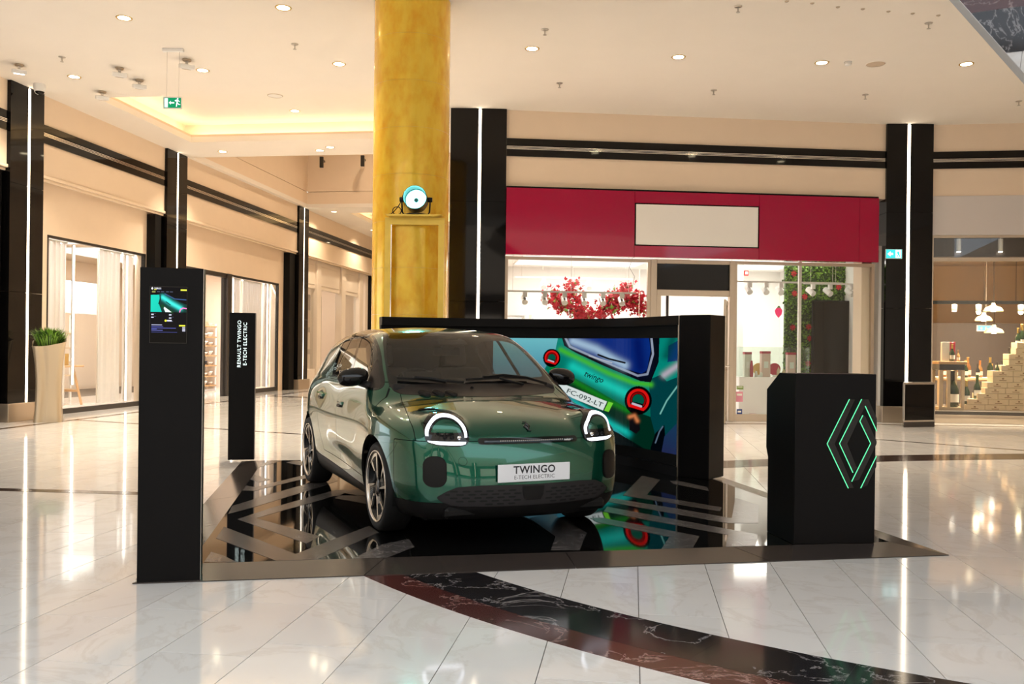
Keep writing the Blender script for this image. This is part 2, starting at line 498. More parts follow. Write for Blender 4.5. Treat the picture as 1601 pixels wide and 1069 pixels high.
# ---- ceiling with light coves and the opening above the corridor (in the corridor wall's frame)
ce = thing('ceiling', 'peach painted ceiling with recessed light coves', None, (FL.o[0], FL.o[1], 0), FL.ang, kind='structure')
X0, X1, Y0, Y1 = -14.6, 27, .35, -27.0
holes = [(.28, 3.85, -.9, -6.3), (5.4, 13.1, -.15, -6.9), (14.3, 17.6, -1.2, -6.3)]
xs = X0
def slab(a, b, y0, y1):
    MB().box(a, b, min(y0, y1), max(y0, y1), CEIL, CEIL + .12).build('ceiling_panel', M['ceiling'], ce)
for (a, b, y0, y1) in holes:
    slab(xs, a, Y0, Y1); slab(a, b, Y0, y0); slab(a, b, y1, Y1); xs = b
slab(xs, X1, Y0, Y1)
def cove(a, b, y0, y1):
    u = .30
    z0, z1 = CEIL + .12, CEIL + .46
    MB().box(a - u, b + u, y1 - u, y0 + u, z1, z1 + .05).build('cove_top', M['ceiling'], ce)
    for q in ((a - u - .04, a - u, y1 - u, y0 + u), (b + u, b + u + .04, y1 - u, y0 + u), (a - u, b + u, y0 + u, y0 + u + .04), (a - u, b + u, y1 - u - .04, y1 - u)):
        MB().box(q[0], q[1], q[2], q[3], z0, z1).build('cove_side', M['ceiling'], ce)
    for q in ((a - .16, a - .12, y1, y0), (b + .12, b + .16, y1, y0), (a, b, y0 + .12, y0 + .16), (a, b, y1 - .16, y1 - .12)):
        MB().box(q[0], q[1], q[2], q[3], z0 + .005, z0 + .035).build('cove_strip', M['cove'], ce)
    w = .05
    for q in ((a - w, a, y1, y0), (b, b + w, y1, y0), (a - w, b + w, y0, y0 + w), (a - w, b + w, y1 - w, y1)):
        MB().box(q[0], q[1], q[2], q[3], z0, z0 + .05).build('cove_lip', M['plaster'], ce)
cove(*holes[0]); cove(*holes[2])
# opening to the floor above: panelled sides
a, b, y0, y1 = holes[1]
for lo, hi in ((CEIL + .12, 6.48), (6.495, 7.75), (7.765, 9.6)):
    MB().box(a, b, y0, y0 + .06, lo, hi).build('void_panel', M['plaster'], ce)
    MB().box(b, b + .06, y1, y0, lo, hi).build('void_panel', M['plaster'], ce)
    MB().box(a - .06, a, y1, y0, lo, hi).build('void_panel', M['plaster'], ce)
    MB().box(a, b, y1 - .06, y1, lo, hi).build('void_panel', M['plaster'], ce)
for q in ((a, b, y0 + .06, y0 + .08), (b + .06, b + .08, y1, y0), (a - .08, a - .06, y1, y0), (a, b, y1 - .08, y1 - .06)):
    MB().box(q[0], q[1], q[2], q[3], CEIL + .12, 9.6).build('void_backing', M['bronze'], ce)  # unseen backing, added to stop daylight leaking through the panel seams
MB().box(a - .06, b + .06, y1 - .06, y0 + .06, 9.6, 9.7).build('void_shade_lid', M['plaster'], ce)  # unseen lid, added to shut out daylight and keep the opening dim

# ---- black pillars with a light strip
def pillar(fr, a, b, strip, label, y0=-.07, y1=.24, plinth=True, sw=.052):
    t = thing('pillar', label, 'pillar', fr.w(a, 0, 0), fr.ang)
    w = b - a
    g = strip - a
    zb = .32 if plinth else 0
    for q0, q1 in ((0, g - sw / 2 - .012), (g + sw / 2 + .012, w)):
        for z0, z1 in ((zb, 2.28), (2.285, 4.19), (4.195, CEIL - .004)):
            MB().box(q0, q1, y0, y1, z0, z1).build('black_panel', M['black_gloss'], t)
    MB().box(g - sw / 2 - .012, g + sw / 2 + .012, y0 + .02, y1, zb, CEIL - .004).build('channel', M['black_soft'], t)
    MB().box(g - sw / 2, g + sw / 2, y0 + .004, y0 + .02, zb + .01, CEIL - .02).build('light_strip', M['strip'], t)
    if plinth:
        MB().box(-.06, w + .06, y0 - .06, y1, 0, zb).build('plinth', M['bronze'], t, bevel=.006)
    return t
pillar(FL, -.95, -.06, -.455, 'black glass pillar with light strip beside the tall planter')
pillar(FL, 4.34, 5.27, 4.83, 'black glass pillar with light strip between the two white-curtained shop windows')
pillar(FL, 12.62, 13.48, 13.08, 'narrow looking black glass pillar with light strip far down the corridor')
pillar(FA, .03, 1.10, .59, 'broad black pillar with light strip just beside the gold column', y0=-.02, y1=.55)
pillar(FB, -.05, .87, .39, 'black pillar with light strip between raspberry shop and wine shop', y0=-.02, y1=.55)
for a, b, lab in ((4.0, 4.27, 'matt black pier beside the white-curtained shop window'), (12.1, 12.55, 'matt black pier behind the far corridor pillar'), (20.96, 21.5, 'matt black pier next to the gold column down the corridor'), (-2.3, -1.02, 'black gloss pier at the picture edge beside the planter')):
    o = MB().box(a, b, .03, .238, 0, 4.38).build('pier', M['black_gloss'] if a < 0 else M['black_soft'], None, loc=(FL.o[0], FL.o[1], 0), rot=(0, 0, FL.ang), bevel=.006)
    tag(o, lab, 'pier')
# ================================================================== display stand
PANG = math.atan2(PLX[1], PLX[0])
def pl(px, py, z=PLZ):
    """pixel on the stand's top -> stand coordinates"""
    q = np.array(ground(px, py, z)) - PL0
    return (float(q @ PLX), float(q @ PLY))
M['mirror_black'] = pbr('black_mirror_laminate', (.006, .006, .006), .035, spec=.55)
M['ramp_black'] = pbr('dark_ramp_laminate', (.045, .036, .032), .16, spec=.6)
M['stripe_and_reflection'] = stone('grey_stone_stripe', (.105, .095, .092), (.35, .32, .31), .22, 5.0, .35, .2, sharp=.02)
RW = .27
pf = thing('display_platform', 'low black mirror platform with grey stripes under the car', 'platform', (PL0[0], PL0[1], 0), PANG)
MB().box(RW, PLW - RW, RW, PLD - RW, .004, PLZ).build('top_panel', M['mirror_black'], pf)
def ramp(o0, o1, i0, i1):
    z = PLZ
    MB().add([(*o0, .006), (*o1, .006), (*i1, z), (*i0, z), (*o0, .001), (*o1, .001), (*i1, .001), (*i0, .001)],
             [(0, 1, 2, 3), (4, 7, 6, 5), (0, 4, 5, 1), (1, 5, 6, 2), (2, 6, 7, 3), (3, 7, 4, 0)]).build('ramp_board', M['ramp_black'], pf)
# front edge in boards, the other sides too
def ramp_side(a, b, c, d, n):
    a, b, c, d = map(np.array, (a, b, c, d))
    for k in range(n):
        t0, t1 = k / n + .0006, (k + 1) / n - .0006
        ramp(tuple(a + (b - a) * t0), tuple(a + (b - a) * t1), tuple(c + (d - c) * t0), tuple(c + (d - c) * t1))
ramp_side((0, 0), (PLW, 0), (RW, RW), (PLW - RW, RW), 4)
ramp_side((PLW, 0), (PLW, PLD), (PLW - RW, RW), (PLW - RW, PLD - RW), 4)
ramp_side((PLW, PLD), (0, PLD), (PLW - RW, PLD - RW), (RW, PLD - RW), 4)
ramp_side((0, PLD), (0, 0), (RW, PLD - RW), (RW, RW), 4)
cA = (310, 690, 4.858); cB = (940, 690, 5.337)
stripes = [
    (cA, [(405, 197), (640, 146), (560, 135), (415, 170)]),
    (cA, [(668, 160), (740, 143), (830, 158), (930, 190), (830, 192)]),
    (cA, [(370, 250), (545, 290), (460, 310), (352, 288)]),
    (cA, [(330, 335), (430, 348), (825, 250), (1000, 205), (1010, 232), (560, 342), (430, 375), (312, 370)]),
    (cA, [(258, 490), (560, 397), (850, 315), (1020, 270), (1060, 300), (900, 352), (420, 500), (228, 550)]),
    (cA, [(300, 590), (560, 503), (1040, 370), (1300, 365), (1300, 410), (1040, 412), (820, 475), (440, 582), (920, 720), (820, 775), (400, 625)]),
    (cA, [(195, 648), (740, 855), (1300, 640), (1370, 690), (900, 912), (590, 912), (135, 735)]),
    (cA, [(45, 915), (98, 838), (200, 872), (290, 915)]),
    (cA, [(1175, 900), (1400, 782), (1600, 740), (1640, 800), (1440, 895)]),
    (cA, [(1040, 430), (1110, 392), (1310, 430), (1420, 470), (1400, 500), (1220, 462)]),  # a tan reflection on the mirror top, laid as a solid piece
    (cB, [(340, 285), (490, 320), (380, 445), (1005, 550), (990, 582), (430, 490), (180, 450)]),
    (cB, [(65, 470), (130, 480), (540, 545), (1090, 640), (1120, 470), (1310, 530), (1310, 680), (1060, 682), (60, 505)]),
    (cB, [(50, 545), (1050, 730), (1310, 775), (1310, 882), (1045, 882), (1060, 780), (20, 585)]),
    (cB, [(0, 635), (820, 790), (790, 902), (520, 905), (570, 795), (-40, 672), (-90, 640)]),
    (cB, [(575, 330), (640, 328), (880, 380), (900, 412), (600, 352)]),
    (cB, [(-600, 640), (-420, 600), (-120, 760), (-180, 905), (-420, 905), (-380, 790)]),
]
for crop, poly in stripes:
    pts = [pl(crop[0] + a / crop[2], crop[1] + b / crop[2]) for a, b in poly]
    pts = [(min(max(a, RW + .004), PLW - RW - .004), min(max(b, RW + .004), PLD - RW - .004)) for a, b in pts]
    m = MB().prism(pts, PLZ - .002, PLZ + .0015)
    o = m.build('stripe_and_reflection', M['stripe_and_reflection'], pf)
    bm = bmesh.new(); bm.from_mesh(o.data); bmesh.ops.triangulate(bm, faces=[f for f in bm.faces if len(f.verts) > 4]); bm.to_mesh(o.data); bm.free()

# ---------------------------------------------------------------- picture canvases for lit screens
def inside(px, py, poly):
    ins = np.zeros(px.shape, bool)
    n = len(poly)
    for i in range(n):
        ax, ay = poly[i]; bx, by = poly[(i + 1) % n]
        c = ((ay > py) != (by > py))
        ins ^= c & (px < (bx - ax) * (py - ay) / (by - ay + 1e-12) + ax)
    return ins
def seg_d(px, py, pts):
    d = np.full(px.shape, 1e9)
    for (ax, ay), (bx, by) in zip(pts[:-1], pts[1:]):
        ex, ey = bx - ax, by - ay; L = ex * ex + ey * ey + 1e-9
        t = np.clip(((px - ax) * ex + (py - ay) * ey) / L, 0, 1)
        d = np.minimum(d, np.hypot(px - ax - ex * t, py - ay - ey * t))
    return d
class Canvas:
    def __init__(s, X, Y, bg): s.X, s.Y = X, Y; s.C = np.zeros(X.shape + (3,)) + np.array(bg)
    def mix(s, m, col): s.C = s.C * (1 - m[..., None]) + np.asarray(col) * m[..., None]
    def poly(s, poly, col, ss=1): s.mix(inside(s.X, s.Y, poly).astype(float), col)
    def line(s, pts, w, col, soft=.5): s.mix(np.clip((w - seg_d(s.X, s.Y, pts)) / soft + .5, 0, 1), col)
    def glow(s, pts, w, col, a=1.0): s.mix(a * np.exp(-(seg_d(s.X, s.Y, pts) / w) ** 2), col)
    def grad(s, poly, p0, p1, c0, c1):
        m = inside(s.X, s.Y, poly); d = np.array(p1, float) - p0; L = d @ d
        t = np.clip(((s.X - p0[0]) * d[0] + (s.Y - p0[1]) * d[1]) / L, 0, 1)[..., None]
        col = np.array(c0) * (1 - t) + np.array(c1) * t
        s.C = np.where(m[..., None], col, s.C)
def glyph_tris(s, bold=.0):
    cu = bpy.data.curves.new('glyphs', 'FONT'); cu.body = s; cu.size = 1.0; cu.offset = bold; cu.resolution_u = 2
    t = bpy.data.objects.new('glyphs', cu); COL.objects.link(t)
    me = bpy.data.meshes.new_from_object(t.evaluated_get(bpy.context.evaluated_depsgraph_get()))
    bpy.data.objects.remove(t); bpy.data.curves.remove(cu)
    me.calc_loop_triangles()
    v = np.array([tuple(q.co)[:2] for q in me.vertices]); f = np.array([tuple(l.vertices) for l in me.loop_triangles])
    bpy.data.meshes.remove(me)
    return v, f
def put_text(cv, s, p0, p1, height, col, slant=0.0, bold=.0):
    """lettering printed on a canvas, baseline from p0 to p1"""
    v, f = glyph_tris(s, bold)
    p0, p1 = np.array(p0, float), np.array(p1, float)
    w = v[:, 0].max() - v[:, 0].min(); e = (p1 - p0) / w; u = np.array([e[1], -e[0]]); u = u / np.linalg.norm(u) * height / max(v[:, 1].max(), .1)
    P = p0 + (v[:, :1] - v[:, 0].min()) * e + v[:, 1:2] * (u + slant * e)
    m = np.zeros(cv.X.shape, bool)
    for t in f:
        tri = P[t]; bb = (cv.X > tri[:, 0].min() - 1) & (cv.X < tri[:, 0].max() + 1) & (cv.Y > tri[:, 1].min() - 1) & (cv.Y < tri[:, 1].max() + 1)
        if bb.any(): m[bb] |= inside(cv.X[bb], cv.Y[bb], [tuple(q) for q in tri])
    cv.mix(m.astype(float), lin(col))
def screen_mat(name, strength):
    m = bpy.data.materials.new(name); m.use_nodes = True
    n = m.node_tree; n.nodes.clear()
    at_ = n.nodes.new('ShaderNodeVertexColor'); at_.layer_name = 'picture'
    e = n.nodes.new('ShaderNodeEmission'); e.inputs[1].default_value = strength
    g = n.nodes.new('ShaderNodeBsdfGlossy'); g.inputs['Roughness'].default_value = .15; g.inputs[0].default_value = (.008, .008, .008, 1)
    ad = n.nodes.new('ShaderNodeAddShader'); o = n.nodes.new('ShaderNodeOutputMaterial')
    n.links.new(at_.outputs[0], e.inputs[0]); n.links.new(e.outputs[0], ad.inputs[0]); n.links.new(g.outputs[0], ad.inputs[1]); n.links.new(ad.outputs[0], o.inputs[0])
    return m
def screen_mesh(name, P, colors, mat, parent):
    """P (n,m,3) vertex grid, colors (n,m,3) linear"""
    n, m = P.shape[:2]
    me = bpy.data.meshes.new(name)
    idx = np.arange(n * m).reshape(n, m)
    f = np.stack([idx[:-1, :-1], idx[1:, :-1], idx[1:, 1:], idx[:-1, 1:]], -1).reshape(-1, 4)
    me.from_pydata(P.reshape(-1, 3).tolist(), [], f.tolist())
    ca = me.color_attributes.new('picture', 'FLOAT_COLOR', 'POINT')
    ca.data.foreach_set('color', np.c_[colors.reshape(-1, 3), np.ones(n * m)].astype(np.float32).ravel())
    me.materials.append(mat)
    o = bpy.data.objects.new(name, me); COL.objects.link(o); o.parent = parent
    return o
def lin(c): return tuple((x / 255.0) ** 2.2 for x in c)

# ---------------------------------------------------------------- curved video wall
ZT = 1.745
def top_pt(px, py, d): return ((px - CX) * d / FPX, d)
arc = [(-1.59, 10.85), (-.95, 11.04), (-.30, 11.13), (.35, 11.08), (.95, 10.80), (1.38, 10.34), (1.63, 9.84), (1.80, 9.46)]
AP = catmull_pts(arc, 10)
AL = np.r_[0, np.cumsum(np.hypot(*np.diff(AP, axis=0).T))]
vw = thing('video_wall', 'curved black video wall showing the rear of a green car', 'video wall', (AP[-1][0], AP[-1][1], 0), 0)
O_ = AP[-1]
def off(pts, w):
    d = np.gradient(pts, axis=0); d /= np.linalg.norm(d, axis=1, keepdims=True)
    return pts + np.c_[-d[:, 1], d[:, 0]] * w       # left of travel = behind
def curved_wall(z0, z1, y0, y1, name, mat, a=0, b=None):
    P = AP[a:b]
    F0, F1 = off(P, y0) - O_, off(P, y1) - O_
    n = len(P); vs = []
    for q in (F0, F1):
        vs += [(x, y, z0) for x, y in q] + [(x, y, z1) for x, y in q]
    fs = []
    for i in range(n - 1):
        fs += [(i, i + 1, n + i + 1, n + i), (2 * n + i, 3 * n + i, 3 * n + i + 1, 2 * n + i + 1), (n + i, n + i + 1, 3 * n + i + 1, 3 * n + i), (i, 2 * n + i, 2 * n + i + 1, i + 1)]
    fs += [(0, n, 3 * n, 2 * n), (n - 1, 3 * n - 1, 4 * n - 1, 2 * n - 1)]
    return MB().add(vs, fs).build(name, mat, vw, smooth=True, angle=.5)
curved_wall(PLZ, ZT - .10, .02, .14, 'back_panel', M['black_soft'])
curved_wall(ZT - .10, ZT, -.06, .16, 'top_fascia', M['black_matt'])
curved_wall(PLZ, PLZ + .10, -.06, .02, 'bottom_rail', M['black_matt'])
curved_wall(ZT - .235, ZT - .10, -.004, .02, 'upper_bezel', M['black_soft'])
curved_wall(PLZ + .10, .265, -.004, .02, 'lower_bezel', M['black_soft'])
# right end pillar
e1 = (AP[-1] - AP[-2]); e1 /= np.linalg.norm(e1)
pr0 = np.array(ground(1067, 746, PLZ)); pr1 = np.array(ground(1113, 751, PLZ))
ex = pr1 - pr0; wdt = np.linalg.norm(ex); ex /= wdt; ey = np.array([-ex[1], ex[0]])
def pq(a, b): q = AP[-1] + ex * a + ey * b - O_; return (q[0], q[1])
MB().prism([pq(-.02, -.03), pq(wdt + .0, -.03), pq(wdt + .0, .32), pq(-.02, .32)], PLZ, ZT + .004).build('end_pillar', M['black_matt'], vw, bevel=.006)
MB().prism([pq(-.03, -.045), pq(-.015, -.045), pq(-.015, -.03), pq(-.03, -.03)], PLZ, ZT).build('end_edge', M['steel'], vw)
# the picture: the rear of a green car
i0, i1 = int(len(AP) * .30), len(AP) - 2
NU, NV = 620, 270
ls = np.linspace(AL[i0], AL[i1], NU)
PXY = np.c_[np.interp(ls, AL, AP[:, 0]), np.interp(ls, AL, AP[:, 1])]
zs = np.linspace(.265, ZT - .235, NV)
P3 = np.zeros((NU, NV, 3)); P3[:, :, :2] = (off(PXY, -.006) - O_)[:, None, :]; P3[:, :, 2] = zs[None, :]
# canvas coordinates: where each screen point stands in a reference elevation of the wall (unit: 1/1399 of its distance)
wx, wy, wz = P3[..., 0] + O_[0], P3[..., 1] + O_[1], P3[..., 2]
ua, ub = wx * FPX / wy, (CAMH - wz) * FPX / wy
UX, UY = CX + ua * ROLL_C - ub * ROLL_S, CY + ua * ROLL_S + ub * ROLL_C
cv = Canvas(UX, UY, lin((60, 130, 150)))
K = (790, 490, 3.961)
def k(*pts): return [(K[0] + a / K[2], K[1] + b / K[2]) for a, b in pts]
cv.grad(k((-900, 100), (420, 100), (420, 520), (-900, 520)), k((0, 160))[0], k((0, 430))[0], lin((110, 190, 200)), lin((70, 120, 150)))
cv.grad(k((-900, 330), (300, 330), (420, 1200), (-900, 1200)), k((0, 330))[0], k((0, 700))[0], lin((95, 150, 170)), lin((40, 50, 60)))
# body
body = k((330, 130), (1100, 130), (1100, 930), (900, 900), (600, 640), (290, 440), (240, 350), (310, 230))
cv.grad(body, k((560, 250))[0], k((420, 640))[0], lin((8, 138, 122)), lin((0, 70, 50)))
cv.poly(k((300, 330), (560, 470), (760, 590), (900, 640), (1000, 660), (1100, 640), (1100, 930), (900, 900), (640, 660), (430, 520), (280, 400)), lin((3, 46, 34)))
cv.poly(k((890, 410), (960, 380), (1000, 420), (1100, 380), (1100, 900), (960, 880), (900, 640)), lin((4, 66, 70)))
cv.glow(k((345, 225), (480, 290), (640, 370), (800, 430), (900, 440)), 4.5, lin((70, 190, 40)), .9)
cv.glow(k((290, 340), (480, 450), (640, 540), (760, 600)), 5, lin((20, 130, 24)), .85)
cv.glow(k((420, 330), (600, 425), (760, 500)), 9, lin((30, 215, 195)), .8)
cv.glow(k((420, 550), (600, 650), (760, 745)), 6, lin((10, 170, 160)), .8)
cv.poly(k((300, 700), (420, 620), (520, 650), (700, 740), (850, 830), (900, 900), (700, 840), (400, 800)), lin((3, 18, 18)))
cv.glow(k((430, 560), (560, 640), (745, 730)), 4, lin((20, 190, 175)), .8)
# rear window
cv.poly(k((345, 130), (955, 130), (950, 300), (900, 425), (840, 420), (600, 320), (430, 240), (365, 200)), lin((14, 16, 26)))
cv.line(k((372, 150), (400, 205), (560, 275), (820, 385), (880, 375), (915, 250), (905, 150)), 1.7, lin((150, 160, 180)))
cv.poly(k((392, 150), (890, 150), (900, 230), (878, 350), (845, 372), (700, 330), (420, 205), (395, 180)), lin((16, 48, 128)))
cv.glow(k((420, 170), (560, 220), (680, 290), (740, 320)), 7, lin((170, 200, 225)), .9)
cv.glow(k((820, 180), (840, 330)), 11, lin((10, 24, 90)), .8)
cv.line(k((575, 255), (640, 280), (740, 305)), 1.4, lin((8, 10, 16)))
cv.line(k((520, 262), (660, 305)), .8, lin((190, 195, 205)), 1.0)
# side glass, edges
cv.poly(k((1010, 200), (1100, 150), (1100, 290), (1005, 300)), lin((20, 60, 110)))
cv.glow(k((985, 380), (1070, 320)), 5, lin((190, 175, 190)), .9)
cv.line(k((960, 620), (1000, 540), (1080, 430)), 1.1, lin((120, 190, 180)), 1.0)
cv.glow(k((1040, 150), (1000, 260)), 8, lin((8, 60, 60)), .7)
# rear lamps
def lamp(cx, cy, s, red):
    C_ = lambda a, r: (cx + r * s * math.cos(a) * .95, cy + r * s * math.sin(a))
    cv.poly([C_(a, 1.36) for a in np.linspace(0, 6.28, 30)], lin((10, 8, 10)))
    cv.line([C_(a, .98) for a in np.linspace(math.radians(150), math.radians(420), 26)], s * .13, lin((225, 26, 24)))
    cv.line([C_(a, .70) for a in np.linspace(math.radians(170), math.radians(400), 22)], s * .07, lin((150, 8, 10)))
    cv.poly([C_(a, .58) for a in np.linspace(math.radians(170), math.radians(395), 22)], lin((0, 90, 70)))
    a, b = C_(math.radians(150), .95), C_(math.radians(60), .98)
    cv.line([a, b], s * .14, lin((230, 24, 24)))
    cv.line([(a[0] * .8 + b[0] * .2, a[1] - s * .18), (b[0] * .85 + a[0] * .15, b[1] - s * .28)], s * .10, lin((200, 190, 205)))
lamp(*k((823, 538))[0], 16.5, 1)
lamp(*k((288, 275))[0], 10.5, 1)
# plate, badge lettering, fog lamp, wheel
cv.poly(k((300, 410), (372, 440), (630, 545), (605, 600), (420, 525), (300, 460)), lin((225, 235, 232)))
put_text(cv, 'FC-092-LT', k((378, 490))[0], k((598, 582))[0], 7.5, (40, 60, 60), bold=.01)
put_text(cv, 'twingo', k((484, 384))[0], k((600, 430))[0], 8.5, (4, 34, 34), slant=.2, bold=.012)
cv.poly(k((640, 545), (668, 555), (640, 610), (612, 600)), lin((120, 220, 60)))
cv.poly(k((765, 640), (800, 620), (830, 660), (835, 720), (810, 745), (770, 720)), lin((22, 20, 24)))
cv.glow(k((770, 640), (800, 632), (818, 665)), 3, lin((220, 130, 80)), .9)
cv.poly(k((900, 830), (930, 740), (985, 690), (990, 760), (960, 900), (900, 900)), lin((6, 14, 20)))
cv.line(k((930, 800), (955, 730), (975, 700)), 1.0, lin((90, 110, 130)), 1.0)
cv.grad(k((985, 760), (1100, 640), (1100, 960), (960, 900)), k((1080, 700))[0], k((1000, 880))[0], lin((30, 60, 90)), lin((38, 44, 80)))
screen_mesh('screen_picture', P3, cv.C, screen_mat('video_picture', .62), vw)

# ---------------------------------------------------------------- totems
def totem(px0, py0, px1, py1, z0, w, h, dep, label):
    a = np.array(ground(px0, py0, z0)); b = np.array(ground(px1, py1, z0))
    d = b - a; ang = math.atan2(d[1], d[0])
    t = thing('totem', label, 'totem', (a[0], a[1], z0), ang)
    MB().box(0, w, 0, dep, 0, h).build('panel', M['black_matt'], t, bevel=.003)
    MB().box(w, w + .002, .002, .008, 0, h - .004).build('edge_strip', M['steel'], t)
    return t
t1 = totem(213.5, 912.5, 311, 908.5, 0.0, .345, 1.81, .11, 'tall black totem with a lit information screen at the platform corner')
# its screen
def tz(px, py):
    a = np.array(ground(213.5, 912.5)); b = np.array(ground(311, 908.5)); f = Frame(a, b - a); return f.sz(px, py, 0)
s0, zt_ = tz(235.5, 448); s1, zb_ = tz(291.5, 536)
MB().box(s0 - .003, s1 + .003, -.006, 0, zb_ - .003, zt_ + .003).build('screen_rim', M['black_gloss'], t1)
NU, NV = 240, 370
uu, vv = np.meshgrid(np.linspace(0, 1, NU), np.linspace(0, 1, NV), indexing='ij')
P3 = np.stack([s0 + (s1 - s0) * uu, np.full_like(uu, -.0075), zb_ + (zt_ - zb_) * vv], -1)
cv = Canvas(135 + 515 * uu, 950 - 800 * vv, lin((3, 4, 14)))
R = lambda x0, y0, x1, y1, c: cv.poly([(x0, y0), (x1, y0), (x1, y1), (x0, y1)], lin(c))
R(135, 810, 650, 950, (1, 1, 3))
cv.grad([(143, 268), (650, 250), (650, 512), (143, 512)], (150, 300), (500, 500), lin((20, 190, 165)), lin((20, 160, 150)))
cv.poly([(275, 250), (650, 250), (650, 512), (300, 512), (255, 390)], lin((10, 50, 45)))
cv.poly([(300, 250), (650, 250), (650, 400), (560, 370), (420, 300)], lin((4, 6, 14)))
cv.glow([(310, 300), (430, 380), (560, 450)], 34, lin((60, 215, 205)), .95)
cv.glow([(300, 420), (440, 510)], 18, lin((10, 70, 30)), .8)
cv.poly([(335, 435), (440, 512), (350, 512), (325, 455)], lin((215, 235, 232)))
cv.line([(358, 362), (418, 405)], 6, lin((6, 40, 38)), 2)
cv.glow([(340, 250), (480, 320), (640, 330)], 6, lin((60, 90, 140)), .9)
cv.line([(255, 390), (275, 330), (270, 270)], 7, lin((5, 8, 10)), 2)
cv.line([(552, 505), (562, 470), (600, 448), (648, 455)], 8, lin((235, 120, 190)), 2)
cv.poly([(162, 155), (178, 175), (162, 195), (146, 175)], lin((235, 235, 240)))
put_text(cv, 'TWINGO', (188, 182), (286, 182), 21, (225, 225, 235), bold=.02); R(188, 184, 222, 195, (200, 200, 60)); R(226, 186, 292, 193, (60, 70, 110))
R(562, 180, 648, 200, (210, 215, 70)); R(158, 210, 208, 233, (120, 125, 70))
for x in (228, 285, 355, 410): R(x, 215, x + 42, 224, (70, 75, 95))
for x, y in ((152, 538), (152, 580), (402, 542), (402, 586)): R(x, y, x + 34, y + 16, (190, 195, 215)); R(x + 36, y - 8, x + 66, y - 4, (70, 75, 100))
cv.poly([(355 + 16 * math.cos(a), 634 + 16 * math.sin(a)) for a in np.linspace(0, 6.28, 16)], lin((220, 220, 60)))
R(374, 624, 440, 640, (200, 200, 215)); R(376, 642, 456, 648, (110, 112, 135))
for y, w_, c_3 in ((690, 150, (180, 182, 215)), (714, 165, (75, 80, 150)), (736, 345, (75, 80, 150)), (750, 75, (70, 75, 140)), (768, 160, (90, 95, 165)), (794, 365, (55, 60, 110))): R(155, y, 155 + w_, y + 10, c_3)
R(545, 694, 632, 712, (215, 215, 60))
for y in (722, 740, 758, 774): R(590, y, 632, y + 11, (190, 190, 210))
screen_mesh('screen_picture', P3, cv.C, screen_mat('totem_picture', 1.1), t1)
t2 = totem(356, 719, 398, 718.5, 0.02, .30, 1.745, .11, 'narrow black totem with white vertical lettering at the back platform corner')
M['letter'] = emit('white_letters', (.85, 1.0, .95), 1.05)
for s, lx in (('RENAULT TWINGO', .118), ('E-TECH ELECTRIC', .185)):
    Mx = Matrix.Translation((lx, -.002, 1.375)) @ Matrix.Rotation(PI / 2, 4, 'X') @ Matrix.Rotation(PI / 2, 4, 'Z')
    text_mesh('lettering', s, .058, M['letter'], t2, Mx, spacing=1.12, bold=.0004, extrude=.002, align='CENTER')

# ---------------------------------------------------------------- kiosk with the lit diamond logo
ka = np.array(ground(1241, 851, PLZ)); kb = np.array(ground(1367.5, 848.5, PLZ)); kc = np.array(ground(1186, 832, PLZ))
kd = kb - ka; kw = float(np.linalg.norm(kd)); kang = math.atan2(kd[1], kd[0])
KF = Frame(ka, kd)
kk = thing('kiosk', 'black reception kiosk with a glowing green diamond logo', 'kiosk', (ka[0], ka[1], PLZ), kang)
kdep = .46
kh = KF.sz(1243, 584, 0)[1] - PLZ
prof = [(0, 0), (0, kh), (.26, kh), (kdep + .01, kh - .125), (kdep + .012, .62), (kdep - .02, .55), (kdep - .02, 0)]
MB().prism(prof, 0, kw, 'x').build('cabinet', M['black_matt'], kk, bevel=.004)
MB().prism([(.30, kh - .012), (.44, kh - .105), (.44, kh - .10), (.30, kh - .007)], .06, kw - .06, 'x').build('worktop_pad', M['black_soft'], kk)
LK = (1270, 600, 5.346)
def kz(a, b):
    x, z = KF.sz(LK[0] + a / LK[2], LK[1] + b / LK[2], 0); return (min(x, kw + .004), -.004, z - PLZ)
M['neon'] = emit('green_logo_light', (.10, .72, .30), 1.5)
M['groove'] = pbr('logo_groove', (.002, .002, .002), .12)
lines = [[(308, 128), (122, 500), (298, 870)], [(410, 128), (225, 498), (337, 740)], [(420, 262), (395, 312), (485, 497), (327, 815)], [(440, 185), (541, 395)], [(541, 602), (402, 870)]]
for L_ in lines:
    P = [kz(*q) for q in L_]
    MB().tube(P, .0032, 6).build('logo_light', M['neon'], kk)
# raised dark diamond bars between the light lines
for poly in ([(308, 128), (355, 128), (185, 500), (345, 870), (298, 870), (122, 500)], [(410, 128), (468, 128), (545, 290), (545, 395), (440, 185), (290, 500), (370, 700), (337, 740), (225, 498)], [(420, 262), (395, 312), (485, 497), (327, 815), (390, 800), (545, 500), (545, 480), (440, 270)], [(541, 602), (402, 870), (455, 850), (545, 690)]):
    pp = [kz(*q) for q in poly]
    o = MB().prism([(q[0], q[2]) for q in pp], -.0035, .001, 'y').build('logo_bar', M['groove'], kk)
    bm = bmesh.new(); bm.from_mesh(o.data); bmesh.ops.triangulate(bm, faces=[f for f in bm.faces if len(f.verts) > 4]); bm.to_mesh(o.data); bm.free()

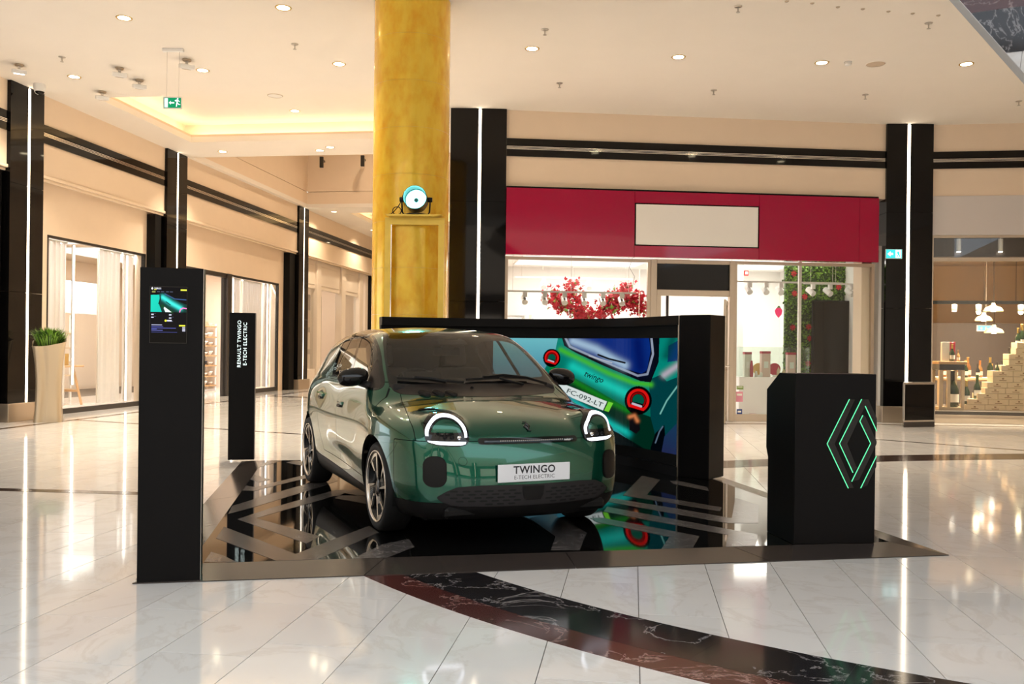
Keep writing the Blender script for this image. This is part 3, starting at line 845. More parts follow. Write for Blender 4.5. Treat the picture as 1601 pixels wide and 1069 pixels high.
# ---------------------------------------------------------------- gold column, stand and theatre lamp
gm, gn, gb = nt('gold_leaf')
L = gn.links.new
tc = gn.nodes.new('ShaderNodeTexCoord')
mp = gn.nodes.new('ShaderNodeMapping'); mp.inputs['Scale'].default_value = (2.2, 2.2, 1.1)
br = gn.nodes.new('ShaderNodeTexNoise'); br.inputs['Scale'].default_value = 3.5; br.inputs['Detail'].default_value = 7; br.inputs['Roughness'].default_value = .6
L(tc.outputs['Object'], mp.inputs[0]); L(mp.outputs[0], br.inputs['Vector'])
cr = gn.nodes.new('ShaderNodeValToRGB')
cr.color_ramp.elements[0].position = .30; cr.color_ramp.elements[0].color = (.86, .43, .008, 1)
cr.color_ramp.elements[1].position = .62; cr.color_ramp.elements[1].color = (1.0, .66, .05, 1)
L(br.outputs['Fac'], cr.inputs[0])
L(cr.outputs[0], gb.inputs['Base Color'])
gb.inputs['Metallic'].default_value = .28; gb.inputs['Roughness'].default_value = .26
gb.inputs['Coat Weight'].default_value = .35; gb.inputs['Coat Roughness'].default_value = .05
bp = gn.nodes.new('ShaderNodeBump'); bp.inputs['Strength'].default_value = .12; bp.inputs['Distance'].default_value = .02
L(br.outputs['Fac'], bp.inputs['Height']); L(bp.outputs['Normal'], gb.inputs['Normal'])
M['gold'] = gm
CXY = (-1.372, 11.92)
gc = thing('gold_column', 'thick round column clad in gold leaf sheets', 'column', (CXY[0], CXY[1], 0))
cr_ = .503
zs_ = np.arange(0, 6.0, .60)
for z in zs_:
    z1 = min(z + .60, CEIL - .01)
    prof = [(cr_, z + .0008), (cr_, z1 - .0008)]
    MB().lathe(prof, 64, cap=False).build('gold_sheet', M['gold'], gc, smooth=True, fix=False)
MB().lathe([(cr_ - .01, 0), (cr_ - .01, CEIL)], 48).build('core', M['bronze'], gc, smooth=True, angle=.5)
st_y = 11.34
def sp(px, py): q = at(px, py, st_y); return q
a0, a1 = sp(601, 420).x, sp(694, 420).x
zt_ = sp(650, 340).z
gs = thing('gold_stand', 'tall gold frame stand carrying the theatre lamp', 'lamp stand', (a0, st_y, 0))
wd = a1 - a0
M['gold_paint'] = pbr('gold_painted_board', (.85, .58, .10), .34, metal=.4, noise=.2, nscale=6)
bw = .075
MB().box(0, bw, 0, .06, 0, zt_ - .09).build('post', M['gold_paint'], gs); MB().box(wd - bw, wd, 0, .06, 0, zt_ - .09).build('post', M['gold_paint'], gs)
MB().box(bw, bw + .012, .005, .055, 0, zt_ - .09).build('silver_edge', M['chrome'], gs)
MB().box(0, wd, 0, .06, zt_ - .09, zt_).build('cross_bar', M['gold_paint'], gs)
MB().box(bw, wd - bw, 0, .06, 0.02, .12).build('foot_bar', M['gold_paint'], gs)
MB().prism([(.06, zt_), (wd - .12, zt_), (wd - .02, zt_ + .022), (.02, zt_ + .022)], -.14, .06, 'y').build('top_tray', M['gold_paint'], gs)
# theatre lamp
lc = sp(651, 313); lb = zt_ + .022
tl = thing('theatre_lamp', 'round black theatre lamp glowing turquoise on the gold stand', 'stage light', (lc.x, st_y - .04, lb))
hz = lc.z - lb
Mh = Matrix.Translation((0, 0, hz)) @ Matrix.Rotation(math.radians(90 - 3), 4, 'X')
R_ = .148
MB().lathe([(R_ * .62, -.20), (R_ * .9, -.16), (R_, -.08), (R_, .15), (R_ * .965, .15), (R_ * .965, -.06), (R_ * .80, -.085)], 40, Mh, cap=False).build('housing', pbr('lamp_black', (.03, .05, .055), .35), tl, smooth=True, angle=.7)
MB().lathe([(R_ * .62, -.202), (R_ * .62, -.198)], 32, Mh).build('back_cap', M['black_plastic'], tl)
lm = emit('turquoise_lens', (.26, 1.0, .95), 3.2)
MB().lathe([(R_ * .90, -.050), (R_ * .90, -.035)], 40, Mh).build('lens', lm, tl)
MB().lathe([(R_ * .18, -.035), (R_ * .18, -.025)], 24, Mh).build('centre_cap', pbr('lens_cap', (.01, .25, .25), .4), tl)
for s in (-1, 1):
    MB().tube([(s * R_ * 1.22, 0, hz), (s * R_ * 1.16, 0, .04), (s * R_ * 1.02, 0, .012), (0, 0, .012)], .010, 8).build('yoke_arm', M['black_plastic'], tl)
    MB().lathe([(.03, 0), (.034, .02), (.03, .06)], 16, Matrix.Translation((s * R_ * .99, 0, hz)) @ Matrix.Rotation(s * PI / 2, 4, 'Y')).build('yoke_knob', M['black_plastic'], tl)
MB().lathe([(.13, 0), (.13, .014), (.05, .02)], 28).build('base_plate', M['black_plastic'], tl)
ll = bpy.data.lights.new('turquoise_beam', 'SPOT'); ll.energy = 90; ll.color = (.15, 1, .92); ll.spot_size = math.radians(75); ll.spot_blend = .6; ll.shadow_soft_size = .12
lo = bpy.data.objects.new('turquoise_beam', ll); COL.objects.link(lo); lo.parent = tl
lo.matrix_local = Mh @ Matrix.Translation((0, 0, .06)) @ Matrix.Rotation(PI, 4, 'X')
cab = [(-.155, .03, .30), (-.20, .02, .16), (-.265, .0, .06), (-.31, -.03, .012), (-.33, -.06, .006)]
tagc = MB().tube([tuple(q) for q in catmull_pts(cab, 5)], .0055, 6)
th = [(-.24 + .055 * math.cos(a), .0, .055 + .05 * math.sin(a)) for a in np.linspace(0, 6.28, 20)]
tagc.tube(th, .0055, 6); tagc.tube([(-.28, .02, .006), (-.2, .03, .02), (-.12, .0, .006)], .0055, 6)
o = tagc.build('power_cable', M['black_plastic'], loc=(lc.x, st_y - .04, lb), smooth=True); tag(o, 'thin black power cable curled beside the theatre lamp', 'cable')

# ---------------------------------------------------------------- planter
pa = np.array(ground(42, 661)); pb = np.array(ground(88, 660))
pc_ = (pa + pb) / 2; pwid = float(np.linalg.norm(pb - pa)) * 1.02
pt = thing('planter', 'tall twisted champagne planter beside the black pillar', 'planter', (pc_[0], pc_[1] + pwid * .5, 0), FL.ang - PI / 2 + .55)
ph = 1.42
rows = []
for i in range(25):
    z = ph * i / 24; f = i / 24
    w = pwid * .5 * (.80 + .20 * abs(2 * f - .9) ** 2 + .12 * f)
    ring = []
    for k_ in range(48):
        a = 2 * PI * k_ / 48 + .10 * math.sin(PI * f)
        r = w / max(abs(math.cos(a)), abs(math.sin(a)), .78) * (1 + .03 * math.sin(2 * a + 3 * f) - .10 * math.exp(-((a % (2 * PI) - (4.35 + .12 * math.sin(3 * f))) / .10) ** 2))
        ring.append((r * math.cos(a), r * math.sin(a), z + (.09 * math.sin(a * 1.0 + .6) * f ** 6)))
    rows.append(ring)
inner = [[(x * .93, y * .93, z) for x, y, z in rows[-1]], [(x * .9, y * .9, z - .12) for x, y, z in rows[-1]]]
m = MB(); R_all = rows + inner
n = 48; vs = [q for r in R_all for q in r]; fs = [(j * n + k_, j * n + (k_ + 1) % n, (j + 1) * n + (k_ + 1) % n, (j + 1) * n + k_) for j in range(len(R_all) - 1) for k_ in range(n)]
fs.append(tuple(range(n))[::-1]); fs.append(tuple(range((len(R_all) - 1) * n, len(R_all) * n)))
m.add(vs, fs).build('pot', pbr('champagne_pot', (.55, .44, .30), .32, metal=.45), pt, smooth=True, angle=.9)
gp = thing('grass_plant', 'bushy green grass plant growing in the tall planter', 'plant', (pc_[0], pc_[1] + pwid * .5, ph - .12), 0)
m = MB(); m2 = MB()
for q in range(900):
    a = rng.uniform(0, 2 * PI); r0 = pwid * .36 * math.sqrt(rng.random()); ln = rng.uniform(.22, .42); lean = rng.uniform(.1, .75) * (.4 + r0 / (pwid * .4))
    b = np.array([r0 * math.cos(a), r0 * math.sin(a), 0.0]); d = np.array([math.cos(a), math.sin(a), 0]); sd = np.array([-math.sin(a), math.cos(a), 0]) * .009
    m_ = b + d * ln * lean * .45 + np.array([0, 0, ln * .65]); tp = b + d * ln * lean + np.array([0, 0, ln * (1 - lean * .35)])
    (m if q % 3 else m2).add([b - sd, b + sd, m_ + sd, m_ - sd, tp], [(0, 1, 2, 3), (3, 2, 4)])
tag(m.build('blades', M['leaf'], gp, fix=False), kind='stuff'); tag(m2.build('dark_blades', M['leaf_dark'], gp, fix=False), kind='stuff')
MB().lathe([(pwid * .40, -.02), (pwid * .36, .03), (.02, .05)], 24).build('soil', M['bark'], gp, smooth=True)

# ---------------------------------------------------------------- escalator crossing the upper corner
E1 = at(1490, 0, 4.6); E2 = at(1601, 125, 4.79)
up = Vector((.20, .72, .66)).normalized()      # inclined soffit, its face looks down toward the hall floor
ax = (E1 - E2); ax = (ax - up * ax.dot(up)).normalized()
wdir = up.cross(ax)
if wdir.y > 0: wdir = -wdir
es = thing('escalator', 'mirrored underside of an escalator in the upper corner', 'escalator', tuple(E2))
M['mirror'] = pbr('mirror_steel', (.86, .86, .87), .015, metal=1.0)
def es_box(l0, l1, w0, w1, u0, u1, name, mat):
    vs = [ax * l + wdir * w + up * u for u in (u0, u1) for w in (w0, w1) for l in (l0, l1)]
    return MB().add(vs, [(0, 2, 3, 1), (4, 5, 7, 6), (0, 1, 5, 4), (2, 6, 7, 3), (0, 4, 6, 2), (1, 3, 7, 5)]).build(name, mat, es)
l = -4.2
while l < 3.6:
    es_box(l + .003, l + .80 - .003, .02, 1.40, 0, .02, 'mirror_panel', M['mirror']); l += .80
es_box(-4.2, 3.6, -.012, .02, -.012, .05, 'edge_rail', M['steel'])
es_box(-4.2, 3.6, 1.40, 1.43, -.012, .05, 'edge_rail', M['steel'])
es_box(-4.2, 3.6, 0, 1.42, .05, .75, 'truss', M['steel'])
# ================================================================== the car
CA = math.radians(23.85)
car = thing('car', 'green five-door electric hatchback with round lit headlamps on the platform', 'car', (-.182, 6.805, PLZ), -(PI / 2 - CA))
def sdpoly(px, pz, poly):
    a = np.asarray(poly, float); b = np.roll(a, -1, 0); d = np.full(px.shape, 1e9); ins = np.zeros(px.shape, bool)
    for (ax_, az_), (bx_, bz_) in zip(a, b):
        ex_, ez_ = bx_ - ax_, bz_ - az_; L_ = ex_ * ex_ + ez_ * ez_
        if L_ < 1e-12: continue
        wx_, wz_ = px - ax_, pz - az_; t_ = np.clip((wx_ * ex_ + wz_ * ez_) / L_, 0, 1)
        d = np.minimum(d, (wx_ - ex_ * t_) ** 2 + (wz_ - ez_ * t_) ** 2)
        c = ((az_ > pz) != (bz_ > pz))
        ins ^= c & (px < (bx_ - ax_) * (pz - az_) / (bz_ - az_ + 1e-15) + ax_)
    return np.sqrt(d) * np.where(ins, -1, 1)
SIDE = catmull_pts([(.60, .17), (.74, .19), (.80, .25), (.822, .34), (.826, .45), (.812, .57), (.778, .68), (.735, .755), (.64, .82), (.46, .878), (.25, .925), (.02, .968), (-.18, 1.068), (-.5, 1.25), (-.80, 1.405), (-1.02, 1.468), (-1.4, 1.495), (-1.9, 1.485), (-2.35, 1.43), (-2.6, 1.345), (-2.82, 1.12), (-2.95, .95), (-3.04, .75), (-3.06, .55), (-3.0, .34), (-2.88, .22), (-2.75, .17)], 14)
GX = np.arange(-3.5, 1.25, .005); GZ = np.arange(0., 1.8, .005)
gxx, gzz = np.meshgrid(GX, GZ, indexing='ij')
SD = sdpoly(gxx, gzz, SIDE)
def side_sd(x, z):
    u = np.clip((x - GX[0]) / .005, 0, len(GX) - 2.001); v = np.clip((z - GZ[0]) / .005, 0, len(GZ) - 2.001)
    i = u.astype(int); j = v.astype(int); fu = u - i; fv = v - j
    return (SD[i, j] * (1 - fu) + SD[i + 1, j] * fu) * (1 - fv) + (SD[i, j + 1] * (1 - fu) + SD[i + 1, j + 1] * fu) * fv
_px = np.array([-3.3, -3.06, -3.0, -2.9, -2.75, -2.5, -2.0, -1.2, -.4, .05, .3, .45, .57, .66, .73, .79, .83, 1.])
_pw = np.array([.30, .50, .62, .72, .795, .84, .855, .86, .862, .862, .846, .82, .782, .735, .672, .575, .43, .1])
_xx = np.linspace(-3.3, 1., 800); _ww = np.interp(_xx, _px, _pw)
_kk = np.exp(-np.linspace(-2, 2, 61) ** 2); _kk /= _kk.sum()
_ww = np.convolve(np.pad(_ww, 30, 'edge'), _kk, 'valid')
def smst(t, a, b):
    t = np.clip((t - a) / (b - a), 0, 1); return t * t * (3 - 2 * t)
def half_width(x, z):
    w = np.interp(x, _xx, _ww)
    w = w - .05 * np.clip((.46 - z) / .26, 0, None) ** 2
    w = w - .070 * np.clip((z - .72) / .33, 0, 1) ** 2 - .42 * (np.sqrt(np.clip(z - 1.03, -9, 9) ** 2 + .0009) + (z - 1.03)) / 2
    for xw, s in ((0, .40), (-2.493, .42)):
        w = w + .028 * np.exp(-((x - xw) / s) ** 2) * np.exp(-((z - .60) / .26) ** 2)
    w = w + .03 * np.exp(-((x + 2.4) / .5) ** 2) * np.exp(-((z - .93) / .16) ** 2)
    w = w - .034 * np.exp(-((x + 1.2) / .62) ** 2) * np.exp(-((z - .42) / .10) ** 2)
    return w
def CF(x, y, z):
    ay = np.abs(y)
    bow = .25 * ay ** 2
    xs_ = x + bow * smst(x, -.9, 0) - .12 * ay ** 2 * smst(-x, 1.9, 2.7)
    zs_ = z + .10 * ay ** 2 * smst(z, .6, .9)
    a = side_sd(xs_, zs_); b = (ay - half_width(x, z)) * .93
    k = .11
    h = np.clip(.5 + .5 * (a - b) / k, 0, 1)
    f = b + (a - b) * h + k * h * (1 - h) - .012
    # raised headlamp pods
    e = ((np.abs(x - .46 + .25 * (ay - .56)) / .25) ** 3 + (np.abs(ay - .562) / .16) ** 3 + (np.abs(z - .72) / .165) ** 3) ** (1 / 3.)
    g = (e - 1) * .165
    k = .04
    h = np.clip(.5 + .5 * (g - f) / k, 0, 1)
    return g + (f - g) * h - k * h * (1 - h)
# ---- half shell grid
NT = 200
th = np.linspace(-PI / 2, PI / 2, NT)
xa, xb, zc_ = -2.45, .12, .62
orig, dirs = [], []
for ph_ in np.linspace(PI / 2, 0, 60)[:-1]:
    orig.append(np.tile([xa, 0, zc_], (NT, 1))); dirs.append(np.c_[np.full(NT, -math.sin(ph_)), math.cos(ph_) * np.cos(th), math.cos(ph_) * np.sin(th)])
for x in np.linspace(xa, xb, 190):
    orig.append(np.tile([x, 0, zc_], (NT, 1))); dirs.append(np.c_[np.zeros(NT), np.cos(th), np.sin(th)])
for ph_ in np.linspace(0, PI / 2, 110)[1:]:
    orig.append(np.tile([xb, 0, zc_], (NT, 1))); dirs.append(np.c_[np.full(NT, math.sin(ph_)), math.cos(ph_) * np.cos(th), math.cos(ph_) * np.sin(th)])
orig = np.array(orig); dirs = np.array(dirs)
NR = orig.shape[0]
lo_ = np.full((NR, NT), .05); hi_ = np.full((NR, NT), 1.6)
for _ in range(22):
    md_ = (lo_ + hi_) / 2; q = orig + dirs * md_[..., None]
    f = CF(q[..., 0], q[..., 1], q[..., 2]); lo_ = np.where(f < 0, md_, lo_); hi_ = np.where(f < 0, hi_, md_)
PG = orig + dirs * ((lo_ + hi_) / 2)[..., None]
def fd_normals(p, e=.006):
    x, y, z = p[..., 0], p[..., 1], p[..., 2]
    n = np.stack([CF(x + e, y, z) - CF(x - e, y, z), CF(x, y + e, z) - CF(x, y - e, z), CF(x, y, z + e) - CF(x, y, z - e)], -1)
    return n / np.maximum(np.linalg.norm(n, axis=-1, keepdims=True), 1e-9)
NG = fd_normals(PG)
for _ in range(2):
    t_ = NG.copy()
    t_[1:-1] = (NG[:-2] + 2 * NG[1:-1] + NG[2:]) / 4
    t2_ = t_.copy(); t2_[:, 1:-1] = (t_[:, :-2] + 2 * t_[:, 1:-1] + t_[:, 2:]) / 4
    NG = t2_ / np.linalg.norm(t2_, axis=-1, keepdims=True)
NG[:, 0, 1] = 0; NG[:, -1, 1] = 0; PG[:, 0, 1] = 0; PG[:, -1, 1] = 0
ii = np.arange(NR * NT).reshape(NR, NT)
q00, q10, q11, q01 = ii[:-1, :-1], ii[1:, :-1], ii[1:, 1:], ii[:-1, 1:]
T0 = np.concatenate([np.stack([q00, q10, q11], -1).reshape(-1, 3), np.stack([q00, q11, q01], -1).reshape(-1, 3)])
V0, N0 = PG.reshape(-1, 3), NG.reshape(-1, 3)
# orientation: outward
tn = np.cross(V0[T0[:, 1]] - V0[T0[:, 0]], V0[T0[:, 2]] - V0[T0[:, 0]])
if (np.einsum('ij,ij->i', tn, N0[T0[:, 0]]) < 0).mean() > .5: T0 = T0[:, ::-1]
ar = np.linalg.norm(np.cross(V0[T0[:, 1]] - V0[T0[:, 0]], V0[T0[:, 2]] - V0[T0[:, 0]]), axis=1)
T0 = T0[ar > 1e-9]
class Skin:
    def __init__(s, V, N, T): s.V, s.N, s.T = V, N, T
    def split(s, gfun):
        """cut along g=0: returns (g<0, g>0)"""
        used = np.unique(s.T); mp = np.full(len(s.V), -1); mp[used] = np.arange(len(used))
        V, N, T = s.V[used], s.N[used], mp[s.T]
        if len(T) == 0: return s, s
        g = gfun(V, N).astype(float); g[np.abs(g) < 1e-6] = 1e-6
        sg = (g < 0); c = sg[T].sum(1)
        Tin, Tout = [T[c == 3]], [T[c == 0]]
        nv, nn, base = [], [], len(V)
        for cnt, lone_in in ((1, True), (2, False)):
            t = T[c == cnt]
            if len(t) == 0: continue
            m = sg[t] if lone_in else ~sg[t]
            k = m.argmax(1); r = np.arange(len(t))
            a, b, d = t[r, k], t[r, (k + 1) % 3], t[r, (k + 2) % 3]
            def cut(p, q_):
                w = (g[p] / (g[p] - g[q_]))[:, None]
                n_ = N[p] * (1 - w) + N[q_] * w
                return V[p] * (1 - w) + V[q_] * w, n_ / np.linalg.norm(n_, axis=1, keepdims=True)
            v1, n1 = cut(a, b); v2, n2 = cut(a, d)
            i1 = base + sum(map(len, nv)) + np.arange(len(t)); nv.append(v1); nn.append(n1)
            i2 = base + sum(map(len, nv)) + np.arange(len(t)); nv.append(v2); nn.append(n2)
            lone = np.stack([a, i1, i2], 1); rest = np.concatenate([np.stack([i1, b, d], 1), np.stack([i1, d, i2], 1)])
            (Tin if lone_in else Tout).append(lone); (Tout if lone_in else Tin).append(rest)
        if nv: V = np.concatenate([V] + nv); N = np.concatenate([N] + nn)
        return Skin(V, N, np.concatenate(Tin)), Skin(V, N, np.concatenate(Tout))
    def take(s, gfun, gap=0.0):
        """(piece, remainder); a shut line of width gap is left open between them"""
        if gap:
            a, b = s.split(lambda V, N: gfun(V, N) + gap / 2); _, r = b.split(lambda V, N: gfun(V, N) - gap / 2); return a, r
        return s.split(gfun)
def mesh_from(name, parts, mat, parent=None):
    """parts: list of (V,N,T)"""
    V = np.concatenate([p[0] for p in parts]); N = np.concatenate([p[1] for p in parts]); o_ = 0; T = []
    for p in parts: T.append(p[2] + o_); o_ += len(p[0])
    T = np.concatenate(T)
    me = bpy.data.meshes.new(name)
    me.vertices.add(len(V)); me.vertices.foreach_set('co', V.astype(np.float32).ravel())
    me.loops.add(len(T) * 3); me.loops.foreach_set('vertex_index', T.astype(np.int32).ravel())
    me.polygons.add(len(T)); me.polygons.foreach_set('loop_start', np.arange(0, len(T) * 3, 3, dtype=np.int32))
    me.update(calc_edges=True)
    me.shade_smooth()
    me.normals_split_custom_set_from_vertices(N.tolist())
    me.materials.append(mat)
    o = bpy.data.objects.new(name, me); COL.objects.link(o); o.parent = parent or car
    return o
def tidy(sk):
    u = np.unique(sk.T); mp = np.full(len(sk.V), -1); mp[u] = np.arange(len(u)); return sk.V[u], sk.N[u], mp[sk.T]
FLIP = np.array([1, -1, 1])
def skin_part(name, sk, mat, mode='both', lift=0.0, parent=None):
    if len(sk.T) == 0: print('EMPTY PART', name); return []
    V, N, T = tidy(sk); V = V + N * lift
    A = (V, N, T); B = (V * FLIP, N * FLIP, T[:, ::-1])
    if mode == 'both': return [mesh_from(name, [A, B], mat, parent)]
    return [mesh_from(name, [A], mat, parent), mesh_from(name, [B], mat, parent)]
def front(poly, xmin=.2):
    def g(V, N):
        d = sdpoly(V[:, 1], V[:, 2], poly); return np.where((V[:, 0] > xmin) & (N[:, 0] > .02), d, 1.0 * np.abs(d) + .05)
    return g
def sidep(poly, nmin=.25):
    def g(V, N):
        d = sdpoly(V[:, 0], V[:, 2], poly); return np.where((V[:, 1] > .45) & (np.abs(N[:, 1]) > nmin), d, np.abs(d) + .05)
    return g
def sym(P): return list(P) + [(-a, b) for a, b in reversed(P) if a > 1e-6]
def rrect(cx, cz, hx, hz, r, n=8):
    o = []
    for (sx, sz, a0) in ((1, 1, 0), (-1, 1, 90), (-1, -1, 180), (1, -1, 270)):
        for t in np.linspace(a0, a0 + 90, n): o.append((cx + sx * (hx - r) + r * math.cos(math.radians(t)), cz + sz * (hz - r) + r * math.sin(math.radians(t))))
    return o
smooth_poly = lambda P, n=6: [tuple(q) for q in catmull_pts(list(P) + [P[0]], n)[:-1]]
WSO = sym([(0, 1.455), (.30, 1.453), (.49, 1.445), (.562, 1.432), (.605, 1.36), (.645, 1.25), (.678, 1.12), (.692, 1.04), (.675, .995), (.63, .975), (.50, .970), (.27, .965), (0, .963)])
WSI = sym([(0, 1.442), (.36, 1.439), (.50, 1.428), (.55, 1.412), (.60, 1.32), (.637, 1.22), (.655, 1.15), (.652, 1.118), (.62, 1.098), (.47, 1.091), (.2, 1.09), (0, 1.09)])
DLO = smooth_poly([(-1.80, 1.062), (-1.875, 1.12), (-1.95, 1.25), (-1.94, 1.365), (-1.77, 1.416), (-1.55, 1.432), (-1.27, 1.436), (-1.03, 1.417), (-.833, 1.362), (-.66, 1.28), (-.46, 1.152), (-.335, 1.065), (-.285, 1.015), (-.34, .998), (-.634, 1.018), (-1.12, 1.040), (-1.436, 1.053)], 4)
HOUS = smooth_poly([(.695,.821),(.672,.852),(.636,.878),(.591,.892),(.55,.894),(.515,.888),(.49,.872),(.470,.850),(.450,.825),(.433,.793),(.427,.763),(.428,.732),(.433,.708),(.443,.690),(.465,.677),(.503,.671),(.566,.672),(.625,.676),(.667,.684),(.690,.693),(.700,.707),(.704,.725),(.704,.752),(.702,.782)],4)
RINGO = [(.699,.736),(.697,.762),(.686,.799),(.672,.824),(.650,.849),(.625,.865),(.597,.873),(.558,.874),(.527,.867),(.503,.853),(.484,.834),(.465,.809),(.451,.782),(.444,.751),(.446,.726)]
RINGI = [(.680,.736),(.676,.768),(.666,.799),(.650,.823),(.628,.841),(.598,.852),(.567,.853),(.536,.847),(.513,.833),(.494,.812),(.479,.788),(.469,.761),(.466,.727)]
LBAR = ([(.690,.706),(.64,.7045),(.594,.703),(.502,.700),(.455,.697)],[(.686,.698),(.639,.684),(.565,.679),(.488,.678),(.460,.685)])
LPAN = [(.670,.762),(.668,.772),(.658,.798),(.643,.819),(.623,.836),(.597,.846),(.569,.847),(.541,.841),(.519,.828),(.500,.809),(.485,.786),(.477,.760)]
FOG = rrect(.656, .506, .068, .101, .058)
SLOT = [(-.352 + .021 * math.cos(t), .702 + .021 * math.sin(t)) for t in np.linspace(PI / 2, 1.5 * PI, 10)] + [(.352 + .021 * math.cos(t), .702 + .021 * math.sin(t)) for t in np.linspace(-PI / 2, PI / 2, 10)]
GRIL = sym([(0, .413), (.37, .416), (.52, .407), (.585, .380), (.648, .338), (.612, .305), (.555, .283), (.50, .275), (.26, .268), (0, .267)])
REARW = sym([(0, 1.36), (.42, 1.345), (.54, 1.30), (.585, 1.15), (.56, 1.07), (.45, 1.045), (0, 1.04)])
FDOOR = [(-.30, 1.06), (-.17, .95), (-.125, .82), (-.165, .68), (-.265, .50), (-.315, .345), (-1.222, .372), (-1.25, .60), (-1.285, .85), (-1.30, 1.06)]
RDOOR = [(-1.30, 1.06), (-1.285, .85), (-1.25, .60), (-1.222, .372), (-1.80, .395), (-1.97, .60), (-2.06, .80), (-2.08, .95), (-1.98, 1.06)]
WR = .372; AX = (0.0, -2.493); WZ = .325
body = Skin(V0, N0, T0)
_, body = body.split(lambda V, N: V[:, 2] - .185)
for xw in AX: _, body = body.split(lambda V, N: np.where(V[:, 1] > .45, np.hypot(V[:, 0] - xw, V[:, 2] - WZ) - WR, 1.0))
shell_src = body
ws, body = body.take(lambda V, N: np.where(V[:, 0] > -1.15, front(WSO, -1.15)(V, N), 1))
clear, frit = ws.take(front(WSI, -1.15))
cowl, frit = frit.take(lambda V, N: V[:, 2] - (1.052 - .03 * V[:, 1] ** 2))
dlo, body = body.take(sidep(DLO))
Bx = lambda z: -1.168 - (z - 1.10) * .62
Cx = lambda z: -1.735 - (z - 1.09) * -.15
fwin, dlo = dlo.take(lambda V, N: np.maximum(np.maximum(sdpoly(V[:, 0], V[:, 2], DLO) + .016, Bx(V[:, 2]) + .042 - V[:, 0]), V[:, 0] - (-.62 + (1.2 - V[:, 2]) * .55)))
sail, dlo = dlo.take(lambda V, N: np.maximum(sdpoly(V[:, 0], V[:, 2], DLO) + .016, -.60 + (1.2 - V[:, 2]) * .55 - V[:, 0]))
rwin, dlo = dlo.take(lambda V, N: np.maximum(np.maximum(sdpoly(V[:, 0], V[:, 2], DLO) + .016, V[:, 0] - (Bx(V[:, 2]) - .042)), Cx(V[:, 2]) + .016 - V[:, 0]))
qwin, dlo = dlo.take(lambda V, N: np.maximum(sdpoly(V[:, 0], V[:, 2], DLO) + .016, V[:, 0] - (Cx(V[:, 2]) - .016)))
rear, body = body.take(lambda V, N: np.where((V[:, 0] < -2.2) & (N[:, 0] < -.1), sdpoly(V[:, 1], V[:, 2], REARW), 1))
lampS, body = body.take(front(HOUS))
lpan, lampS = lampS.take(front(LPAN))
fog, body = body.take(front(FOG), .003)
slot, body = body.take(front(SLOT))
gril, body = body.take(front(GRIL))
tailD = [(.615 + .085 * math.cos(t), .86 + .085 * math.sin(t)) for t in np.linspace(0, 2 * PI, 28)]
tail, body = body.take(lambda V, N: np.where((V[:, 0] < -2.2) & (N[:, 0] < -.1), sdpoly(V[:, 1], V[:, 2], tailD), 1))
low, body = body.take(lambda V, N: np.where(V[:, 0] > .2, V[:, 2] - .300, V[:, 2] - (.268 - .042 * (V[:, 0] + .27))), .003)
fdoor, body = body.take(sidep(FDOOR), .005)
rdoor, body = body.take(sidep(RDOOR), .005)
yh = lambda x: np.interp(x, [-.3, -.15, .145, .41, .58, .75], [.62, .640, .694, .742, .758, .74])
hood, body = body.take(lambda V, N: np.maximum(np.maximum(V[:, 1] - yh(V[:, 0]), .703 - V[:, 2]), np.where(V[:, 2] > 1.05, 1, -.30 - V[:, 0])), .005)
bump, body = body.take(lambda V, N: np.maximum(V[:, 2] - .703, .40 - V[:, 0]), .005)
M['paint'] = pbr('green_metallic_paint', (.002, .092, .054), .20, metal=.72, coat=1.0, coat_r=.012, spec=.5)
M['car_glass'] = glass('tinted_car_glass', (.80, .80, .76), 0, 1.0)
M['car_glass_side'] = glass('tinted_side_glass', (.66, .66, .62), 0, 1.15)
M['trim_gloss'] = pbr('gloss_black_trim', (.006, .006, .006), .05, spec=.5)
M['trim_matt'] = pbr('dark_plastic_trim', (.007, .0065, .0065), .40, spec=.22)
M['cowl'] = pbr('cowl_plastic', (.018, .014, .013), .35, spec=.35)
M['interior'] = pbr('dark_interior', (.022, .021, .021), .8, spec=.2)
M['led'] = emit('white_led', (.86, .90, 1.0), 2.2)
skin_part('body_shell', body, M['paint'])
skin_part('hood', hood, M['paint'])
bm_o = skin_part('front_bumper', bump, M['paint'])[0]
for nm, sk in (('front_door', fdoor), ('rear_door', rdoor)):
    prs = skin_part(nm, sk, M['paint'], 'pair')
    for o, sg_ in zip(prs, (1, -1)):
        hx_ = -1.155 if nm == 'front_door' else -1.92; hz_ = .852 if nm == 'front_door' else .883
        yy = float(half_width(np.array(hx_), np.array(hz_))) + .012
        MB().box(hx_ - .085, hx_ + .085, sg_ * yy - .012, sg_ * yy + .016, hz_ - .018, hz_ + .018).build('door_handle', M['paint'], o, bevel=.010, seg=2, smooth=True)
        MB().box(hx_ - .06, hx_ + .045, sg_ * yy - .02, sg_ * yy + .004, hz_ - .032, hz_ - .010).build('handle_recess', M['trim_gloss'], o, bevel=.004)
skin_part('windshield', clear, M['car_glass'], lift=.001)
skin_part('windshield_border', frit, M['trim_gloss'], lift=.0015)
skin_part('cowl_panel', cowl, M['cowl'], lift=.002)
skin_part('window_trim', dlo, M['trim_gloss'], 'pair', .002)
skin_part('front_side_window', fwin, M['car_glass_side'], 'pair')
skin_part('rear_side_window', rwin, M['car_glass_side'], 'pair')
skin_part('quarter_window', qwin, M['car_glass_side'], 'pair')
skin_part('mirror_sail', sail, M['cowl'], 'pair', .002)
skin_part('rear_window', rear, M['car_glass_side'], lift=.001)
skin_part('sill_cladding', low, M['trim_matt'], lift=.003)
lamps = skin_part('headlamp', lampS, M['trim_gloss'], 'pair', .007)
lpans = skin_part('headlamp_infill', lpan, M['paint'], 'pair', .004)
